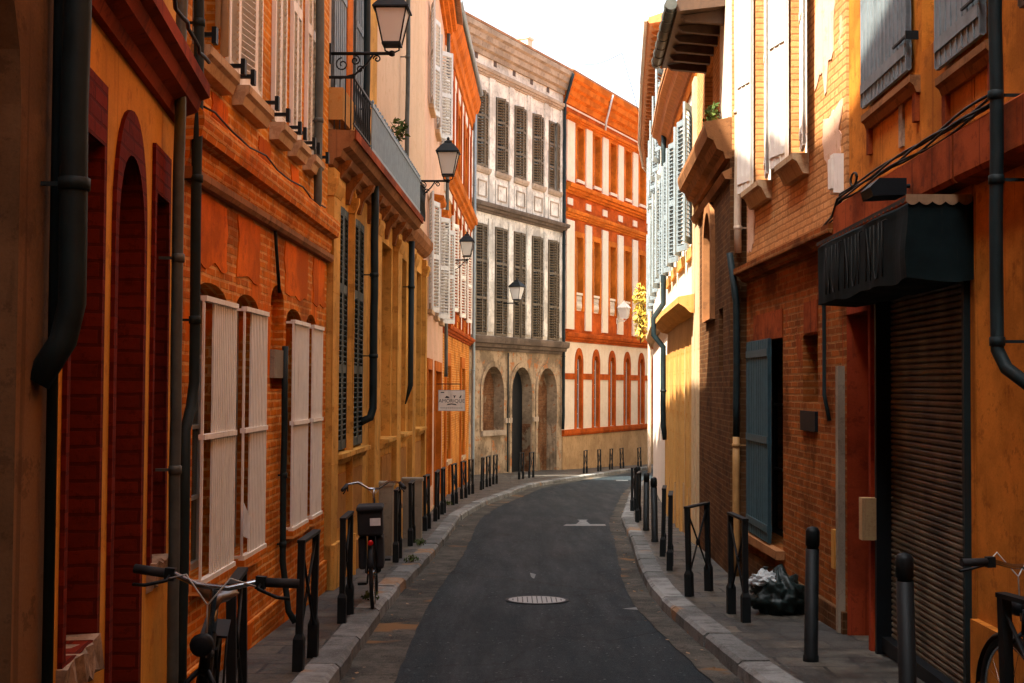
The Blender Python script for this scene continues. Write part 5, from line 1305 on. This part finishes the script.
    m = mb().box(-.78, -.36, -.06, .06, .735, .745); 
    for s_ in (-.05, .05): m.tube([(-.70, s_, .735), (rear[0], s_ * 1.3, rear[2])], .006, 5)
    m.build('rear_rack', 'iron', e)
    mb().lathe((-.80, 0, .66), [(.005, -.01), (.025, -.008), (.028, 0), (.02, .012)], 12, 'X').build('rear_reflector', 'redlens', e)
    mb(SX).lathe((.44, 0, .86), [(.02, -.05), (.04, -.03), (.045, .02), (.03, .03)], 14, 'X').build('front_lamp', 'darkp', e)
    if bag:
        g = mb(); bx0, bx1, bz0, bz1 = -.80, -.44, .72, 1.0
        b_ = g.box(bx0 + .02, bx1 - .02, -.12, .12, bz0, bz1).box(bx0 - .01, bx1 + .01, -.13, .13, bz1 - .05, bz1 + .005).build('pannier_bag', 'bag', e); md = b_.modifiers.new('b', 'BEVEL'); md.width = .03; md.segments = 3
        mb().box(bx0 + .005, bx0 + .018, -.10, .0, bz0 + .10, bz0 + .17).build('reflective_label', 'label', b_)
        for s_ in (-1, 1): g2 = mb().box(-.72, -.38, *sorted((s_ * .05, s_ * .12)), .40, .71).build('side_pannier', 'bag', e); md = g2.modifiers.new('b', 'BEVEL'); md.width = .025; md.segments = 3
    return e
Yb = 5.15
bicycle((-1.33, 5.50, zp(5.4) + .02), R(-80), R(-5), 'near black bicycle with chrome flat handlebar and brown saddle by the barrier', 'flat', False, R(-10))
bicycle((-1.36, 13.15, zp(13)), R(94), R(-2), 'middle black bicycle with curved chrome handlebar and black bag', 'curved', True, R(2), 'rubber')
bicycle((2.47, 5.90, zp(6.2)), R(86), R(-2), 'black bicycle at the picture edge against the orange wall', 'flat', False, R(8), 'rubber')

# ------------------------------------------------------------------ rubbish bag
def blob(c, rx, ry, rz, seed, amp, n=60, pleat=0):
    vs = []; fs = []; m_ = n // 2
    for i in range(m_ + 1):
        th = PI * i / m_
        for j in range(n):
            ph = 2 * PI * j / n; d = Vector((math.sin(th) * math.cos(ph), math.sin(th) * math.sin(ph), math.cos(th)))
            k = 1 + amp * noise.noise(d * 2.3 + Vector((seed, 0, 0))) + amp * .6 * noise.noise(d * 6 + Vector((seed, 5, 0))) + pleat * math.sin(ph * 9) * math.sin(th) - amp * .4 * abs(noise.noise(d * 3.2 + Vector((seed, 9, 2)))) - amp * .04 * abs(noise.noise(d * 9 + Vector((seed, 2, 2)))) + .05 * math.sin(ph * 13 + 2 * th) * max(0, 1 - th / 1.1) + max(0, .35 - th) * .9
            z = max(d.z * rz * k, -rz * .72); vs.append((c[0] + d.x * rx * k, c[1] + d.y * ry * k, c[2] + z))
    for i in range(m_):
        for j in range(n): fs.append((i * n + j, (i + 1) * n + j, (i + 1) * n + (j + 1) % n, i * n + (j + 1) % n))
    return vs, fs
gp = gpt(778, 613); e = empty('rubbish_bag', Matrix.Translation(gp)); tag(e, 'dark tied rubbish bag heaped against the rust brick wall', 'rubbish bag')
vs, fs = blob((gp.x, gp.y, gp.z + .15), .27, .22, .21, 3, .35); MB().add(vs, fs, True).build('bag_body', 'binbag', e)
gq = gpt(765, 580); p_ = at(766, 579, gp.y - .02)
vs, fs = blob((p_.x, gp.y, p_.z - .02), .15, .14, .08, 9, .4, pleat=.08); tag(MB().add(vs, fs, True).build('white_bag', 'whitebag', loc=Matrix.Translation((p_.x, gp.y, p_.z - .09))), 'small crumpled white plastic bag on top of the dark rubbish bag', 'plastic bag')
MB().lathe((p_.x, gp.y, p_.z + .05), [(.03, 0), (.012, .03), (.03, .06), (.02, .065)], 10).build('bag_knot', 'binbag', e)

m = MB()
for i in range(110):
    y = random.uniform(8.5, 30); side = random.random() < .65
    L_ = kr if side else kl; d_, p_ = dirn(L_, y); off = abs(random.gauss(0, .12)) + .03
    x = p_.x + (-off if side else off); s_ = random.uniform(.008, .028); a = random.uniform(0, 6.3); u = Vector((math.cos(a), math.sin(a), random.uniform(-.2, .2))) * s_; v_ = Vector((-math.sin(a), math.cos(a), random.uniform(0, .4))) * s_ * .7
    c = Vector((x, y, zr(y) + .012)); m.add([c - u, c + v_, c + u, c - v_], [(0, 1, 2, 3)])
tag(m.build('leaf_litter', 'litterm'), kind='stuff')
# ------------------------------------------------------------------ plants
def leafy(name, c, rad, n, size, mat, label, cat='plant', droop=0):
    c = Vector(c); m = MB(); st = MB()
    for i in range(n):
        d = Vector((random.gauss(0, 1), random.gauss(0, 1), random.gauss(0, 1))).normalized() * (random.random() ** .5)
        p = c + Vector((d.x * rad[0], d.y * rad[1], d.z * rad[2])); u = Vector((random.gauss(0, 1), random.gauss(0, 1), random.gauss(0, 1))).normalized(); v = u.cross(Vector((random.gauss(0, 1), random.gauss(0, 1), 1))).normalized()
        s_ = size * random.uniform(.6, 1.3); m.add([p - u * s_, p + v * s_ * .4, p + u * s_, p - v * s_ * .4], [(0, 1, 2, 3)])
        if i % 12 == 0: st.tube([c + Vector((0, 0, -rad[2])), c.lerp(p, .5) + Vector((0, 0, -rad[2] * .3)), p], size * .08, 4)
    e = empty(name, Matrix.Translation(c - Vector((0, 0, rad[2])))); tag(e, label, cat); m.build('foliage', mat, e); st.build('stem', 'wood', e); return e
p = at(642, 312, 45.5); leafy('climbing_plant', (4.5, 45.5, p.z), (.30, .5, 1.1), 420, .10, 'leafy', 'yellow leaved plant hanging at the corner of the white house')
p = at(393, 124, 19); leafy('balcony_plant', (-1.64, 18.7, p.z - .25 + .1), (.14, .35, .16), 120, .05, 'leaf', 'small green plant growing over the blue-grey balcony rail')
p = at(723, 100, 16.3); leafy('ledge_weed', (2.52, 16.4, 5.12), (.10, .35, .17), 160, .04, 'leaf', 'green weed growing on the sooty brick house ledge')
for i, (px, py) in enumerate(((371, 601), (411, 562), (420, 545), (349, 560), (448, 505))):
    g_ = gpt(px, py); leafy('pavement_weed', (g_.x, g_.y, g_.z + .05), (.10, .14, .05), 60, .03, 'leaf', ['green weed at the kerb below the middle bicycle', 'green weed on the kerb beside a concrete post', 'green weed farther up the kerb by the golden wall', 'green weed at the foot of the golden stone pier', 'tiny green weed at the kerb near the pink house'][i], 'weed')

# overhead wire
a = at(574, 62, 58); b = at(622, 53, 46); b = Vector((b.x, 46, b.z))
pts = [a.lerp(b, i / 12) - Vector((0, 0, .25 * math.sin(PI * i / 12))) for i in range(13)]
pts.append(Vector((4.9, 46, 9.9)))
tag(MB().tube(pts, .012, 5).build('overhead_wire', 'iron', loc=Matrix.Translation(a)), 'thin overhead wire crossing the pale sky above the bend', 'wire')

# ------------------------------------------------------------------ light
w = bpy.data.worlds.new('World'); S.world = w; w.use_nodes = True; nt = w.node_tree
bg = nt.nodes['Background']; sky = nt.nodes.new('ShaderNodeTexSky'); sky.sky_type = 'NISHITA'; sky.sun_disc = False
to_sun = Vector((-.80, -.62, 1.62)).normalized()
el = math.asin(to_sun.z); az = math.atan2(to_sun.x, to_sun.y)
sky.sun_elevation = el; sky.sun_rotation = az; sky.air_density = 1.0; sky.dust_density = 6.0; sky.ozone_density = 1.0
hs = nt.nodes.new('ShaderNodeHueSaturation'); hs.inputs['Saturation'].default_value = .30; hs.inputs['Value'].default_value = 1.0
mx = nt.nodes.new('ShaderNodeMix'); mx.data_type = 'RGBA'; mx.blend_type = 'MULTIPLY'; mx.inputs[0].default_value = 1; mx.inputs[7].default_value = (.96, 1.0, 1.05, 1)
nt.links.new(sky.outputs[0], hs.inputs['Color']); nt.links.new(hs.outputs[0], mx.inputs[6]); nt.links.new(mx.outputs[2], bg.inputs[0]); bg.inputs[1].default_value = .15
sd = bpy.data.lights.new('sun', 'SUN'); sd.energy = 5.0; sd.angle = R(.53); sd.color = (1, .90, .76); so = bpy.data.objects.new('sun', sd); COL.objects.link(so)
so.rotation_euler = to_sun.to_track_quat('Z', 'Y').to_euler()
S.view_settings.view_transform = 'Standard'; S.view_settings.look = 'None'; S.view_settings.exposure = 2.1; S.view_settings.gamma = 1
S.cycles.max_bounces = 6; S.cycles.diffuse_bounces = 3; S.cycles.glossy_bounces = 2; S.cycles.caustics_reflective = False; S.cycles.caustics_refractive = False; S.cycles.transmission_bounces = 3
